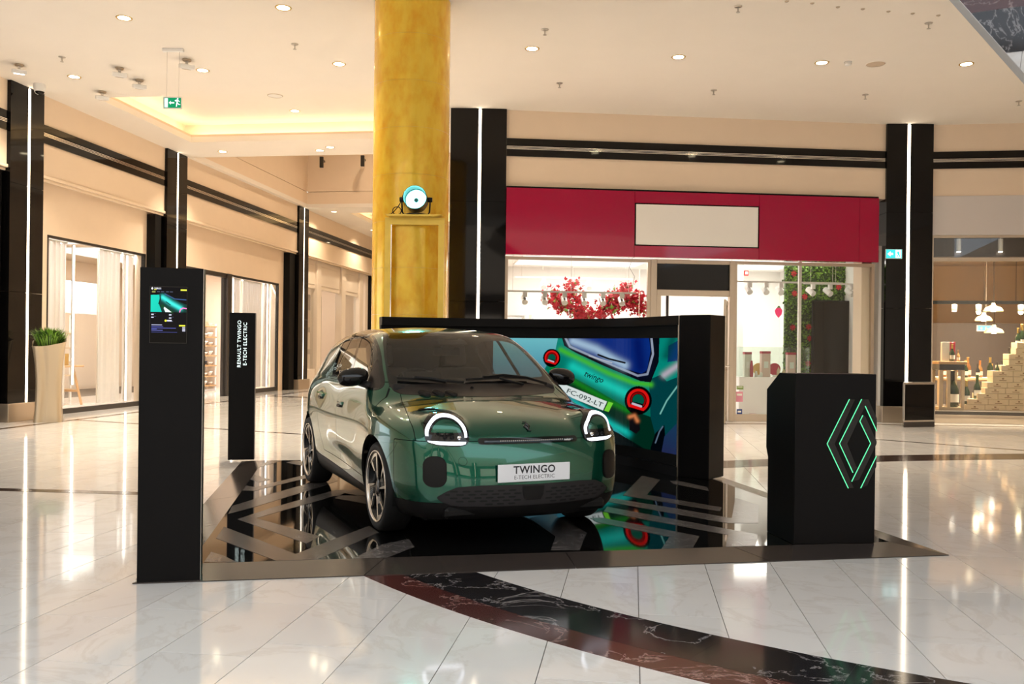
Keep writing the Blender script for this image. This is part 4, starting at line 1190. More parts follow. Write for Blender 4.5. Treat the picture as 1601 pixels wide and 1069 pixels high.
tails = skin_part('tail_lamp', tail, pbr('tail_red', (.30, .004, .006), .12, emis=(1, .02, .02), es=.4), 'pair', .006)
fogs = skin_part('bumper_pad', fog, M['trim_matt'], 'pair', .012)
grl = skin_part('lower_grille', gril, pbr('grille_plastic', (.022, .020, .021), .45, spec=.3), lift=-.004)[0]
slt = skin_part('light_bar', slot, M['trim_gloss'], lift=.001)[0]
# inner lining, open at the glass
sh = shell_src
for g_ in (front(WSI, -1.15), lambda V, N: np.where((V[:, 0] < -2.2) & (N[:, 0] < -.1), sdpoly(V[:, 1], V[:, 2], REARW) + .02, 1)): _, sh = sh.split(g_)
_, sh = sh.split(lambda V, N: sidep(DLO)(V, N) + .03)
skin_part('inner_lining', sh, M['interior'], lift=-.014)
def surf_x(y, z, lo=-.4, hi=1.1):
    for _ in range(40):
        m_ = (lo + hi) / 2
        if CF(np.array(m_), np.array(y), np.array(z)) < 0: lo = m_
        else: hi = m_
    return (lo + hi) / 2
def surf_z(x, y, lo=.6, hi=1.7):
    for _ in range(40):
        m_ = (lo + hi) / 2
        if CF(np.array(x), np.array(y), np.array(m_)) < 0: lo = m_
        else: hi = m_
    return (lo + hi) / 2
def on_front(y, z, lift):
    p = np.array([surf_x(y, z), y, z]); return p + fd_normals(p) * lift
def band_mesh(Pa, Pb, lift, sgn, thick=.006, closed=False):
    """glowing or dark ribbon lying on the nose between two (y,z) polylines"""
    m = MB(); A = [on_front(a, b, lift) for a, b in Pa]; B = [on_front(a, b, lift) for a, b in Pb]
    A2 = [on_front(a, b, lift - thick) for a, b in Pa]; B2 = [on_front(a, b, lift - thick) for a, b in Pb]
    f_ = np.array([1, sgn, 1]); n = len(A)
    vs = [q * f_ for q in A + B + A2 + B2]
    fs = []
    for i in range(n - 1): fs += [(i, i + 1, n + i + 1, n + i), (i, 2 * n + i, 2 * n + i + 1, i + 1), (n + i, n + i + 1, 3 * n + i + 1, 3 * n + i)]
    fs += [(0, n, 3 * n, 2 * n), (n - 1, 3 * n - 1, 4 * n - 1, 2 * n - 1)]
    return m.add(vs, fs)
def resample(P, n):
    P = np.array(P, float); L_ = np.r_[0, np.cumsum(np.hypot(*np.diff(P, axis=0).T))]; l_ = np.linspace(0, L_[-1], n)
    return list(zip(np.interp(l_, L_, P[:, 0]), np.interp(l_, L_, P[:, 1])))
ro, ri = resample(catmull_pts(RINGO, 4), 48), resample(catmull_pts(RINGI, 4), 48)
ro, ri = [tuple(np.array(a) * .90 + np.array(b) * .10) for a, b in zip(ro, ri)], [tuple(np.array(b) * .84 + np.array(a) * .16) for a, b in zip(ro, ri)]
lbt, lbb = resample(LBAR[0], 16), resample(LBAR[1], 16)
for o, sgn in zip(lamps, (1, -1)):
    band_mesh(ro, ri, .013, sgn).build('light_ring', M['led'], o, smooth=True, angle=.6)
    band_mesh(lbt, lbb, .013, sgn).build('light_base', M['led'], o, smooth=True, angle=.6)
    for ky in (.50, .545, .59):
        p = on_front(ky, .728, .006); p[1] *= sgn
        MB().lathe([(.016, 0), (.013, .006), (.004, .009)], 14, Matrix.Translation(p) @ Matrix.Rotation(PI / 2, 4, 'Y')).build('projector_lens', M['chrome'] if ky < .51 else M['trim_matt'], o, smooth=True)
for o, sgn in zip(tails, (1, -1)):
    MB().lathe([(.075, -.012), (.085, 0), (.075, .012)], 24, Matrix.Translation((-3.03 + .0, sgn * .615, .86)) @ Matrix.Rotation(-PI / 2, 4, 'Y'), cap=False).build('glow_ring', pbr('tail_glow', (.4, 0, 0), .2, emis=(1, .03, .02), es=1.5), o)
# light bar: lip and dotted lens
A = [on_front(y, .698, .004) for y in np.linspace(-.33, .33, 30)]
MB().tube([tuple(q) for q in A], .0085, 8).build('lens_strip', pbr('bar_lens', (.05, .07, .09), .12, spec=.8), slt, smooth=True)
for y in np.linspace(-.22, .24, 32):
    p = on_front(y, .699, .0135); MB().boxm((.002, .006, .006), Matrix.Translation(p)).build('lens_dot', M['steel'], slt)
text_mesh('lettering', 'twingo', .020, M['white'], slt, Matrix.Translation((surf_x(.285, .699) + .0145, .285, .700)) @ Matrix.Rotation(.14, 4, 'Z') @ Matrix(((0, 0, 1, 0), (1, 0, 0, 0), (0, 1, 0, 0), (0, 0, 0, 1))), bold=.0004, extrude=.0004)
# grille slots: dark lozenges sunk behind bars
gs_m = pbr('grille_void', (.002, .002, .002), .7)
row_z = np.linspace(.288, .400, 6)
for r_, z in enumerate(row_z):
    wS_ = .078
    ys_ = np.arange(-.62, .63, wS_) + (wS_ / 2 if r_ % 2 else 0)
    for y in ys_:
        if abs(y) < .095: continue
        if float(sdpoly(np.array([y]), np.array([z]), GRIL)[0]) > -.018: continue
        w_ = .029 if abs(y) < .55 else .018
        p0 = on_front(y - w_, z, .0); p1 = on_front(y + w_, z, .0); pm = (p0 + p1) / 2
        d_ = (p1 - p0) / np.linalg.norm(p1 - p0); n_ = fd_normals(pm); u_ = np.cross(n_, d_)
        ol = [(w_ * .98, 0), (w_ * .7, .0062), (-w_ * .7, .0062), (-w_ * .98, 0), (-w_ * .7, -.0062), (w_ * .7, -.0062)]
        vs = [pm + d_ * a - u_ * b + n_ * l_ for l_ in (-.010, -.0025) for a, b in ol]
        MB().add(vs, [tuple(range(6))[::-1], tuple(range(6, 12))] + [(i, (i + 1) % 6, 6 + (i + 1) % 6, 6 + i) for i in range(6)]).build('grille_slot', gs_m, grl)
ctr = [on_front(y, z, .006) for z, w in ((.402, .078), (.345, .074), (.308, .055)) for y in np.linspace(-w, w, 7)]
MB().grid([ctr[0:7], ctr[7:14], ctr[14:21]]).build('radar_cover', M['trim_matt'], grl, smooth=True)
# plate
px_ = surf_x(0, .494) + .008
plt_ = thing('number_plate', None, None); plt_.parent = bm_o
MB().box(px_, px_ + .008, -.268, .268, .434, .553).build('plate_board', pbr('plate_white', (.80, .81, .84), .35), plt_, bevel=.003)
MB().box(px_ - .05, px_, -.24, .24, .45, .54).build('plate_bracket', M['trim_matt'], plt_)
ink = pbr('plate_ink', (.012, .012, .018), .5)
RT = Matrix(((0, 0, 1, 0), (1, 0, 0, 0), (0, 1, 0, 0), (0, 0, 0, 1)))
text_mesh('lettering', 'TWINGO', .071, ink, plt_, Matrix.Translation((px_ + .0085, .0, .512)) @ RT, spacing=1.06, bold=.0013, extrude=.0006)
text_mesh('lettering', 'E-TECH ELECTRIC', .036, ink, plt_, Matrix.Translation((px_ + .0085, .0, .463)) @ RT, spacing=1.06, bold=-.0003, extrude=.0006)
# tow cover circle
ring_ = [on_front(-.485 + .028 * math.cos(t), .575 + .028 * math.sin(t), .0005) for t in np.linspace(0, 2 * PI, 25)[:-1]]
MB().tube([tuple(q) for q in ring_], .0012, 5, closed=True).build('tow_cover_line', M['trim_gloss'], bm_o)
# bonnet badge: two interlocked diamond outlines
bc = on_front(0, .790, .004); nb_ = fd_normals(bc); ub_ = np.array([0, 0, 1.]) - nb_ * nb_[2]; ub_ /= np.linalg.norm(ub_); rb_ = np.array([0, 1., 0])
badge = thing('badge', None, None); badge.parent = car
for pts_ in ([(.008, .044), (-.022, 0), (.004, -.044), (.018, -.044)], [(-.008, -.044), (.022, 0), (-.004, .044), (-.018, .044)], [(-.002, .022), (-.011, 0), (.002, -.024)], [(.002, -.022), (.011, 0), (-.002, .024)]):
    MB().tube([tuple(bc + rb_ * a + ub_ * b) for a, b in pts_], .0042, 6).build('diamond_bar', M['trim_gloss'], badge)
# wipers
def ws_pt(y, z, lift): p = np.array([surf_x(y, z, -1.2, .6), y, z]); return tuple(p + fd_normals(p) * lift)
wp = thing('wiper', None, None); wp.parent = car
MB().tube([ws_pt(-.62, 1.075, .022), ws_pt(-.45, 1.066, .024), ws_pt(-.28, 1.055, .024), ws_pt(-.15, 1.046, .02)], .010, 6).build('wiper_blade', M['trim_matt'], wp)
MB().tube([ws_pt(-.50, 1.07, .03), ws_pt(-.40, 1.062, .034), ws_pt(-.28, 1.052, .02)], .017, 8).build('wiper_arm', M['trim_matt'], wp)
wp = thing('wiper', None, None); wp.parent = car
MB().tube([ws_pt(-.12, 1.064, .022), ws_pt(.12, 1.076, .024), ws_pt(.34, 1.076, .024), ws_pt(.44, 1.072, .022)], .010, 6).build('wiper_blade', M['trim_matt'], wp)
MB().tube([ws_pt(.02, 1.072, .034), ws_pt(.2, 1.086, .036), ws_pt(.42, 1.07, .03), ws_pt(.60, 1.03, .02)], .011, 8).build('wiper_arm', M['trim_matt'], wp)
MB().tube([ws_pt(.16, 1.068, .03), ws_pt(.24, 1.045, .028), ws_pt(.36, 1.035, .012)], .010, 8).build('wiper_arm', M['trim_matt'], wp)
# three raised pins on the cowl corner
for k_, yc in enumerate((-.475, -.375, -.285)):
    m = MB(); rows = []
    x0 = surf_x(yc, .99, -.6, .6)
    c0 = np.array([-.085 + .05 * k_ * .6, yc, 0]); c0[2] = surf_z(c0[0], yc)
    n_ = fd_normals(c0); d_ = np.array([.88, .42, 0]); d_ = d_ - n_ * (d_ @ n_); d_ /= np.linalg.norm(d_); u_ = np.cross(n_, d_)
    for lf, s_2 in ((-.004, 1.0), (.010, 1.0), (.016, .82), (.0175, .4)):
        rows.append([c0 + d_ * (s_2 * (.052 * (1 if abs(math.cos(t)) > 0 else 0) * np.sign(math.cos(t)) * .55 + .030 * math.cos(t))) + u_ * (.026 * s_2 * math.sin(t)) + n_ * lf for t in np.linspace(0, 2 * PI, 25)])
    m.grid(rows); m.add([rows[-1][i] for i in range(24)], [tuple(range(24))]); m.build('cowl_pin', M['trim_matt'], car, smooth=True)
MB().lathe([(.014, 0), (.012, .012), (.004, .016)], 12, Matrix.Translation(ws_pt(-.10, 1.02, .0))).build('washer_jet', M['trim_matt'], car, smooth=True)
# mirrors
for sg_ in (-1, 1):
    mr = thing('side_mirror', None, None); mr.parent = car
    cx_, cy_, cz_ = -.545, .905, 1.092
    rows = []
    for i in range(15):
        f = -1 + 2 * i / 14
        w_ = max(.0, 1 - abs(f) ** 2.6) ** .5
        rows.append([(cx_ + .075 * w_ * (math.cos(t) if math.cos(t) > 0 else .35 * math.cos(t)), sg_ * (cy_ + .125 * f), cz_ + .072 * w_ * math.sin(t) - .012 * f) for t in np.linspace(0, 2 * PI, 25)])
    MB().grid(rows).build('mirror_shell', M['trim_gloss'], mr, smooth=True)
    MB().tube([(-.55, sg_ * .86, 1.045), (-.50, sg_ * .81, 1.034), (-.42, sg_ * .755, 1.022)], [.022, .030, .034], 10).build('mirror_arm', M['trim_matt'], mr, smooth=True)
    MB().box(cx_ - .032, cx_ - .026, sg_ * cy_ - .10, sg_ * cy_ + .10, cz_ - .05, cz_ + .05).build('mirror_glass', M['chrome'], mr, bevel=.002)
# wheels
M['tyre'] = pbr('tyre_rubber', (.010, .010, .010), .62, spec=.3)
M['rim_dark'] = pbr('rim_black', (.008, .008, .008), .22, spec=.5)
M['rim_silver'] = pbr('machined_alloy', (.72, .68, .62), .22, metal=1.0)
def make_wheel():
    w = thing('wheel', None, None)
    RX = Matrix.Rotation(PI / 2, 4, 'X')        # lathe axis z -> -y : outer face looks to -y
    TR = .322
    MB().lathe([(.250, .085), (.262, .098), (.285, .104), (.306, .098), (.318, .080), (TR, .05), (TR, -.05), (.318, -.085), (.300, -.10), (.262, -.098), (.250, -.085)], 72, RX, cap=False).build('tyre', M['tyre'], w, smooth=True)
    for zz in (-.032, 0, .032):
        MB().lathe([(TR + .0006, zz - .004), (TR - .006, zz), (TR + .0006, zz + .004)], 64, RX, cap=False).build('tread_groove', M['interior'], w)
    MB().lathe([(.250, .090), (.246, .074), (.232, .060), (.225, -.07), (.25, -.09)], 64, RX, cap=False).build('rim_barrel', M['rim_dark'], w, smooth=True)
    MB().lathe([(.259, .099), (.256, .104), (.247, .102), (.243, .090)], 72, RX, cap=False).build('rim_lip', M['rim_silver'], w, smooth=True)
    MB().lathe([(.228, .018), (.228, .014)], 48, RX).build('brake_disc', M['steel'], w)
    MB().lathe([(.226, .034), (.06, .05), (.02, .05)], 48, RX).build('wheel_disc', M['rim_dark'], w, smooth=True)
    MB().lathe([(.052, .04), (.05, .082), (.036, .088), (.004, .089)], 24, RX).build('hub_cap', M['rim_dark'], w, smooth=True, angle=.6)
    for k in range(4):
        a0 = k * PI / 2 + .42
        def pol(r, a, z): return Vector((r * math.cos(a0 + a), -z, r * math.sin(a0 + a)))
        # blade: silver frame around a dark finned insert
        def slabp(pts, z0, z1, name, mat):
            n = len(pts); vs = [pol(r, a, z0) for r, a in pts] + [pol(r, a, z1) for r, a in pts]
            return MB().add(vs, [tuple(range(n))[::-1], tuple(range(n, 2 * n))] + [(i, (i + 1) % n, n + (i + 1) % n, n + i) for i in range(n)]).build(name, mat, w, bevel=.002)
        arc_ = [(.242, a) for a in np.linspace(-.36, .40, 9)]
        slabp([(.055, -.40)] + arc_ + [(.215, .40), (.10, .36), (.055, .5)], .060, .078, 'blade_base', M['rim_dark'])
        slabp([(.240, a) for a in np.linspace(-.36, .44, 10)] + [(.212, a) for a in np.linspace(.44, -.30, 9)], .078, .092, 'blade_rim', M['rim_silver'])
        slabp([(.240, -.36), (.212, -.26), (.075, -.42), (.060, -.62)], .074, .091, 'blade_edge', M['rim_silver'])
        slabp([(.212, .30), (.212, .44), (.13, .30), (.12, .16)], .074, .089, 'blade_edge', M['rim_silver'])
        for f in range(6):
            a_ = -.20 + f * .075
            slabp([(.205, a_), (.205, a_ + .028), (.125, a_ + .05), (.125, a_)], .078, .083, 'blade_fin', M['trim_matt'])
    for k in range(4):
        a_ = k * PI / 2
        MB().lathe([(.009, .06), (.008, .074)], 8, Matrix.Translation((.035 * math.cos(a_), 0, .035 * math.sin(a_))) @ RX).build('wheel_bolt', M['rim_silver'], w)
    return w
wh0 = make_wheel()
wspots = [(0, -1), (AX[1], -1), (0, 1), (AX[1], 1)]
for i, (x, sg_) in enumerate(wspots):
    o = wh0 if i == 0 else copy_tree(wh0)
    o.parent = car; o.location = (x, sg_ * .765, .3225)
    steer = .0
    o.rotation_euler = (0, 0, (0 if sg_ < 0 else PI) + steer)
for x in AX:
    for sg_ in (-1, 1):
        RX = Matrix.Translation((x, sg_ * .68, WZ)) @ Matrix.Rotation(PI / 2, 4, 'X')
        m = MB(); rows = []
        for t in np.linspace(-.25, PI + .25, 33):
            c2, s2 = math.cos(t) * (WR + .002), math.sin(t) * (WR + .002)
            rows.append([(x + c2, sg_ * .845, WZ + s2), (x + c2, sg_ * .50, WZ + s2), (x + c2 * .05, sg_ * .49, WZ + s2 * .05)])
        m.grid(rows).build('wheel_liner', M['black_soft'], car, smooth=True, angle=.6)
# underbody and cabin
MB().box(-2.95, .60, -.70, .70, .165, .23).build('underbody', M['black_soft'], car, bevel=.02)
MB().prism([(.60, .17), (.76, .20), (.765, .27), (.55, .30), (.40, .28)], -.60, .60, 'y').build('front_lip', M['trim_matt'], car, bevel=.02)
MB().box(-2.6, -.35, -.72, .72, .23, .30).build('cabin_floor', M['interior'], car)
dash = [(-.20, 1.03), (-.30, 1.055), (-.52, 1.045), (-.62, 1.00), (-.60, .85), (-.50, .70), (-.25, .65)]
MB().prism(dash, -.68, .68, 'y').build('dashboard', M['interior'], car, bevel=.03, seg=2, smooth=True)
MB().prism([(-.42, 1.045), (-.52, 1.14), (-.60, 1.10), (-.60, 1.03)], -.52, -.20, 'y').build('instrument_binnacle', M['interior'], car, bevel=.012)
sw = thing('steering_wheel', None, None); sw.parent = car
Ms = Matrix.Translation((-.72, -.36, .98)) @ Matrix.Rotation(math.radians(-68), 4, 'Y')
MB().tube([tuple(Ms @ Vector((.18 * math.cos(t), .18 * math.sin(t), 0))) for t in np.linspace(0, 2 * PI, 33)[:-1]], .015, 8, closed=True).build('wheel_rim', M['interior'], sw, smooth=True)
m = MB(); m.boxm((.10, .34, .03), Ms); m.build('wheel_spokes', M['interior'], sw, bevel=.01)
seat_m = pbr('seat_cloth', (.05, .045, .042), .85)
for yy in (-.36, .36):
    st = thing('front_seat', None, None); st.parent = car
    MB().prism([(-1.45, .42), (-.92, .46), (-.90, .58), (-1.40, .56)], yy - .25, yy + .25, 'y').build('cushion', seat_m, st, bevel=.045, seg=3, smooth=True)
    MB().prism([(-1.36, .52), (-1.50, .50), (-1.74, 1.12), (-1.62, 1.16)], yy - .24, yy + .24, 'y').build('backrest', seat_m, st, bevel=.05, seg=3, smooth=True)
    MB().prism([(-1.68, 1.17), (-1.79, 1.15), (-1.84, 1.34), (-1.74, 1.37)], yy - .12, yy + .12, 'y').build('headrest', seat_m, st, bevel=.035, seg=3, smooth=True)
rb = thing('rear_bench', None, None); rb.parent = car
MB().prism([(-2.35, .48), (-1.92, .50), (-1.90, .60), (-2.30, .62)], -.60, .60, 'y').build('cushion', seat_m, rb, bevel=.04, seg=2, smooth=True)
MB().prism([(-2.28, .58), (-2.40, .56), (-2.56, 1.08), (-2.44, 1.10)], -.60, .60, 'y').build('backrest', seat_m, rb, bevel=.04, seg=2, smooth=True)
im = thing('interior_mirror', None, None); im.parent = car
MB().prism([(-.80, 1.40), (-.86, 1.40), (-.92, 1.33), (-.90, 1.31)], -.05, .05, 'y').build('mirror_stem', M['interior'], im)
MB().box(-.95, -.92, -.12, .12, 1.26, 1.33).build('mirror_body', M['interior'], im, bevel=.015, seg=2)
MB().prism([(-.74, 1.352), (-.80, 1.388), (-.93, 1.41), (-.93, 1.35)], -.13, .13, 'y').build('sensor_pod', M['interior'], im, bevel=.01)
# ================================================================== shops
def room(name, fr, x0, x1, y0, y1, zc, mat, label, ceil_mat=None, lamp=None, parts=('back', 'a', 'b', 'top')):
    t = thing(name, label, None, (fr.o[0], fr.o[1], 0), fr.ang, kind='structure')
    if 'back' in parts: MB().box(x0, x1, y1, y1 + .1, 0, zc).build('back_wall', mat, t)
    if 'a' in parts: MB().box(x0 - .1, x0, y0, y1 + .1, 0, zc).build('side_wall', mat, t)
    if 'b' in parts: MB().box(x1, x1 + .1, y0, y1 + .1, 0, zc).build('side_wall', mat, t)
    MB().box(x0 - .1, x1 + .1, y0, y1 + .1, zc, zc + .1).build('shop_ceiling', ceil_mat or mat, t)
    return t
def shop_lamp(fr, x0, x1, y0, y1, z, power, col, label):
    """flush ceiling light panel of a shop"""
    t = thing('ceiling_light_panel', label, 'light panel', fr.w((x0 + x1) / 2, (y0 + y1) / 2, z), fr.ang)
    a, b = (x1 - x0) / 2, (y1 - y0) / 2
    MB().box(-a, a, -b, b, 0, .03).build('housing', M['white'], t)
    MB().box(-a + .02, a - .02, -b + .02, b - .02, -.006, 0).build('diffuser', emit('shop_panel_glow', col, 1.2), t)
    area_light('panel_light', (0, 0, -.03), (2 * a - .05, 2 * b - .05), power, col, parent=t)
    return t
def framed(name, fr, x0, x1, z0, z1, yo, mat, w, label, panes, bottom=None, depth=.08, kind='structure', cat=None, pane_mat=None):
    """window: border frame plus separate panes given as x-ranges"""
    t = thing(name, label, cat, (fr.o[0], fr.o[1], 0), fr.ang, kind=kind)
    bt = bottom or w
    MB().box(x0, x1, yo, yo + depth, z1 - w, z1).build('frame_head', mat, t)
    MB().box(x0, x1, yo, yo + depth, z0, z0 + bt).build('frame_sill', mat, t)
    MB().box(x0, x0 + w, yo, yo + depth, z0 + bt, z1 - w).build('frame_jamb', mat, t)
    MB().box(x1 - w, x1, yo, yo + depth, z0 + bt, z1 - w).build('frame_jamb', mat, t)
    for a, b in panes:
        MB().box(a, b, yo + depth * .4, yo + depth * .4 + .008, z0 + bt, z1 - w).build('pane', pane_mat or M['glass'], t)
    return t
def rect_lathe(prof, n=14): return MB().lathe(prof, n)
M['sheer'] = pbr('sheer_curtain', (0.93, 0.92, 0.92), 0.9)
_n = M['sheer'].node_tree; _t = _n.nodes.new('ShaderNodeBsdfTranslucent'); _t.inputs[0].default_value = (.92, .89, .88, 1)
_m = _n.nodes.new('ShaderNodeMixShader'); _m.inputs[0].default_value = .5
_n.links.new(_n.nodes['Principled BSDF'].outputs[0], _m.inputs[1]); _n.links.new(_t.outputs[0], _m.inputs[2]); _n.links.new(_m.outputs[0], _n.nodes['Material Output'].inputs[0])
def curtain(fr, x0, x1, y, z0, z1, label, amp=.03, wl=.16):
    """hanging sheer panel with soft folds, real thickness"""
    n = max(12, int((x1 - x0) / .025))
    t = thing('sheer_curtain', label, 'curtain', fr.w((x0 + x1) / 2, y, 0), fr.ang, group='sheer panels in the curtained shop windows')
    rows = []
    for i in range(n + 1):
        x = x0 + (x1 - x0) * i / n
        f = amp * math.sin(2 * PI * x / wl) + amp * .5 * math.sin(2 * PI * x / (wl * 2.7) + 1)
        rows.append([(x - (x0 + x1) / 2, f, z0), (x - (x0 + x1) / 2, f * .6, z1)])
    back = [[(p[0], p[1] + .006, p[2]) for p in r] for r in rows]
    m = MB(); m.grid(rows); m.grid(back)
    m.build('fabric', M['sheer'], t, smooth=True, fix=False)
    MB().box(-(x1 - x0) / 2, (x1 - x0) / 2, -.02, .02, z1, z1 + .03).build('rail', M['white'], t)
    return t
def vstrip(fr, x, y, z0, z1, label, w=.035, mat=None):
    t = thing('vertical_light_strip', label, 'light strip', fr.w(x, y, z0), fr.ang)
    MB().box(-w / 2 - .012, w / 2 + .012, .012, .04, 0, z1 - z0).build('channel', M['steel'], t)
    MB().box(-w / 2, w / 2, 0, .012, .01, z1 - z0 - .01).build('diffuser', mat or M['strip_white'], t)
    return t
# small goods -------------------------------------------------------
def bottle(loc, h, label, body=(.015, .03, .012), foil=(.55, .40, .12), lab=True, r=None, group=None):
    t = thing('bottle', label, 'bottle', loc, 0, group)
    r = r or h * .145
    MB().lathe([(r * .9, 0), (r, .01), (r, h * .45), (r * .93, h * .53), (r * .55, h * .64), (r * .40, h * .70), (r * .37, h * .74)], 14).build('body', pbr('bottle_glass', body, .12, spec=.5), t, smooth=True)
    MB().lathe([(r * .39, h * .735), (r * .37, h * .95), (r * .42, h * .965), (r * .40, h)], 12).build('foil_cap', pbr('foil', foil, .35, metal=.7), t, smooth=True)
    if lab:
        n = 12; rows = []
        for i in range(n + 1):
            a = -PI * .95 + PI * .9 * i / n
            rows.append([(math.cos(a) * r * 1.015, math.sin(a) * r * 1.015, h * .13), (math.cos(a) * r * 1.015, math.sin(a) * r * 1.015, h * .36)])
        MB().grid(rows).build('label_paper', M['paper'], t, smooth=True)
    return t
M['paper'] = pbr('label_paper', (.75, .72, .65), .7)
M['ceramic'] = pbr('white_ceramic', (.80, .77, .72), .3)
M['navy'] = pbr('navy_card', (.02, .03, .09), .6)
M['mustard'] = pbr('mustard_card', (.62, .40, .10), .6)
M['blue_card'] = pbr('blue_card', (.03, .08, .35), .5)
M['dark_ceramic'] = pbr('dark_ceramic', (.04, .04, .05), .3)
M['clear'] = glass('clear_glassware', (.93, .97, .95), 0, 1.0)
def bowl(loc, r, h, label, mat, group):
    o = MB().lathe([(r * .45, 0), (r * .5, h * .08), (r * .85, h * .6), (r, h), (r * .95, h), (r * .8, h * .62), (r * .4, h * .15)], 16).build('bowl', mat, smooth=True, loc=loc)
    return tag(o, label, 'bowl', group)
def card_box(loc, size, rz, label, mat, group, name='gift_box', lid=None):
    t = thing(name, label, 'box', loc, rz, group)
    MB().box(-size[0] / 2, size[0] / 2, -size[1] / 2, size[1] / 2, 0, size[2] * .72).build('carton', mat, t, bevel=.004)
    MB().box(-size[0] / 2 - .004, size[0] / 2 + .004, -size[1] / 2 - .004, size[1] / 2 + .004, size[2] * .72, size[2]).build('lid', lid or mat, t, bevel=.004)
    return t
def towel_stack(loc, w, d, n, mat, label, group):
    t = thing('folded_towels', label, 'towels', loc, 0, group)
    for k in range(n):
        MB().box(-w / 2 + .004 * (k % 2), w / 2 - .004 * ((k + 1) % 2), -d / 2, d / 2, k * .05, k * .05 + .046).build('towel', mat, t, bevel=.014, seg=2)
    return t
def shelf_unit(fr, x0, x1, y, boards, zt, label, d=.34, post=(.04,), mat=None, posts=None):
    t = thing('shelf_unit', label, 'shelf', fr.w(0, 0, 0), fr.ang)
    for z in boards:
        MB().box(x0, x1, y, y + d, z - .035, z).build('shelf_board', mat or M['wood_pale'], t)
    for x in posts or (x0, x1):
        for yy in (y + .02, y + d - .06):
            MB().box(x - .025, x + .025, yy, yy + .04, 0, zt).build('upright', M['white'], t)
    return t

# ---------------------------------------------------------------- curtained home-ware shop, first window
M['peach_wall'] = pbr('peach_shop_wall', (.80, .67, .54), .7)
room('wall_shop_1', FL, .1, 12.6, .5, 6.0, 3.9, M['peach_wall'], 'white walls and ceiling inside the home-ware shop')
framed('window_1', FL, .5, 3.98, .0, 3.46, .24, M['dark_frame'], .05, 'tall shop window with dark frame beside the planter', [(.55, 2.30), (2.305, 3.93)], bottom=.10)
curtain(FL, .57, 1.48, .50, .12, 3.40, 'sheer white panel nearest the planter in the shop window')
curtain(FL, 2.56, 3.40, .50, .12, 3.40, 'sheer white panel in the middle of the planter-side shop window')
curtain(FL, 3.47, 3.92, .50, .12, 3.40, 'narrow sheer white panel at the far end of the planter-side shop window')
vstrip(FL, 1.52, .36, .55, 3.38, 'thin vertical light strip nearer the planter in the curtained window')
vstrip(FL, 3.43, .36, .12, 3.38, 'thin vertical light strip beside the black screen totem, in the curtained window')
vstrip(FL, 2.54, .46, .12, 3.38, 'slim white post edge light beside the table in the curtained window', w=.02, mat=M['white'])
for a, b, q in ((1.0, 5.5, 'over the curtained window'), (6.2, 11.6, 'over the dish shelves')):
    shop_lamp(FL, a, b, 1.6, 4.6, 3.88, 75 if a < 2 else 42, (1, .90, .78), 'flush ceiling light panel ' + q)
def wash(fr, x0, x1, y, z, w, label):
    t = thing('linear_lamp', label, 'linear lamp', fr.w((x0 + x1) / 2, y, z), fr.ang)
    a = (x1 - x0) / 2
    MB().box(-a, a, -.025, .025, 0, .04).build('profile', M['white'], t)
    MB().box(-a + .01, a - .01, -.015, .015, -.004, 0).build('diffuser', M['strip_white'], t)
    area_light('wash_light', (0, 0, -.02), (2 * a - .04, .03), w, (1, .94, .90), parent=t)
wash(FL, .58, 3.9, .66, 3.74, 190, 'hidden linear lamp washing the sheer panels beside the planter')
wash(FL, 8.5, 11.6, .66, 3.70, 190, 'hidden linear lamp washing the sheer panels behind the lettered totem')
# upper inner band and stool on display
o = MB().box(1.2, 4.2, 1.25, 1.40, 2.05, 2.75).build('display_ledge', M['white'], None, loc=(FL.o[0], FL.o[1], 0), rot=(0, 0, FL.ang), bevel=.01)
tag(o, 'white high display ledge carrying the stool inside the curtained shop', 'ledge')
t = thing('stool', 'white seat stool standing on the high ledge inside the curtained shop', 'stool', FL.w(2.35, 1.325, 2.75), FL.ang + .3)
MB().box(-.17, .17, -.06, .06, .36, .42).build('seat', M['white'], t, bevel=.02, seg=2)
for sx in (-1, 1):
    for sy in (-1, 1):
        MB().tube([(sx * .19, sy * .06, 0), (sx * .13, sy * .04, .37)], .014, 8).build('leg', M['dark_frame'], t)
# shelf with glassware and the A-leg table seen through the slot
sx0, sx1 = 3.2, 5.4
SH = [.28, .62, .95, 1.30, 1.66]
shelf_unit(FL, sx0, sx1, 3.0, SH, 2.1, 'pale wood shelf with glassware behind the trestle table', posts=(sx0, (sx0 + sx1) / 2, sx1))
ORD = ['first', 'second', 'third', 'fourth', 'fifth', 'sixth', 'seventh', 'eighth', 'ninth']
for zi, z in enumerate(SH):
    for q in range(7):
        x = sx0 + .18 + q * .29
        lab = 'small %s, ' + ORD[q] + ' along the ' + ['lowest', 'second', 'middle', 'fourth', 'top'][zi] + ' glassware shelf behind the trestle table'
        if zi == 3:
            p = MB()
            for w in range(26):
                a_ = rng.uniform(0, 2 * PI); r_ = rng.uniform(.02, .1)
                p.add([(r_ * math.cos(a_) - .012, r_ * math.sin(a_), 0), (r_ * math.cos(a_) + .012, r_ * math.sin(a_), 0), (r_ * math.cos(a_) * 1.5, r_ * math.sin(a_) * 1.5, .14 + rng.uniform(0, .06))], [(0, 1, 2)])
            o = p.build('moss_pot', M['leaf'], None, loc=FL.w(x, 3.16, z), fix=False)
            tag(o, lab % 'green herb bunch', 'plant', 'herb bunches on the glassware shelf')
        else:
            bowl(FL.w(x, 3.16, z), .07 + .02 * (q % 3), .09 + .03 * ((q + zi) % 3), lab % ('clear glass bowl' if zi > 1 else 'white dish'), M['clear'] if zi > 1 else M['ceramic'], 'glass bowls on the shelf' if zi > 1 else 'white dishes on the low shelf')
t = thing('trestle_table', 'wooden trestle table with slanted legs inside the curtained shop', 'table', FL.w(2.95, 1.9, 0), FL.ang)
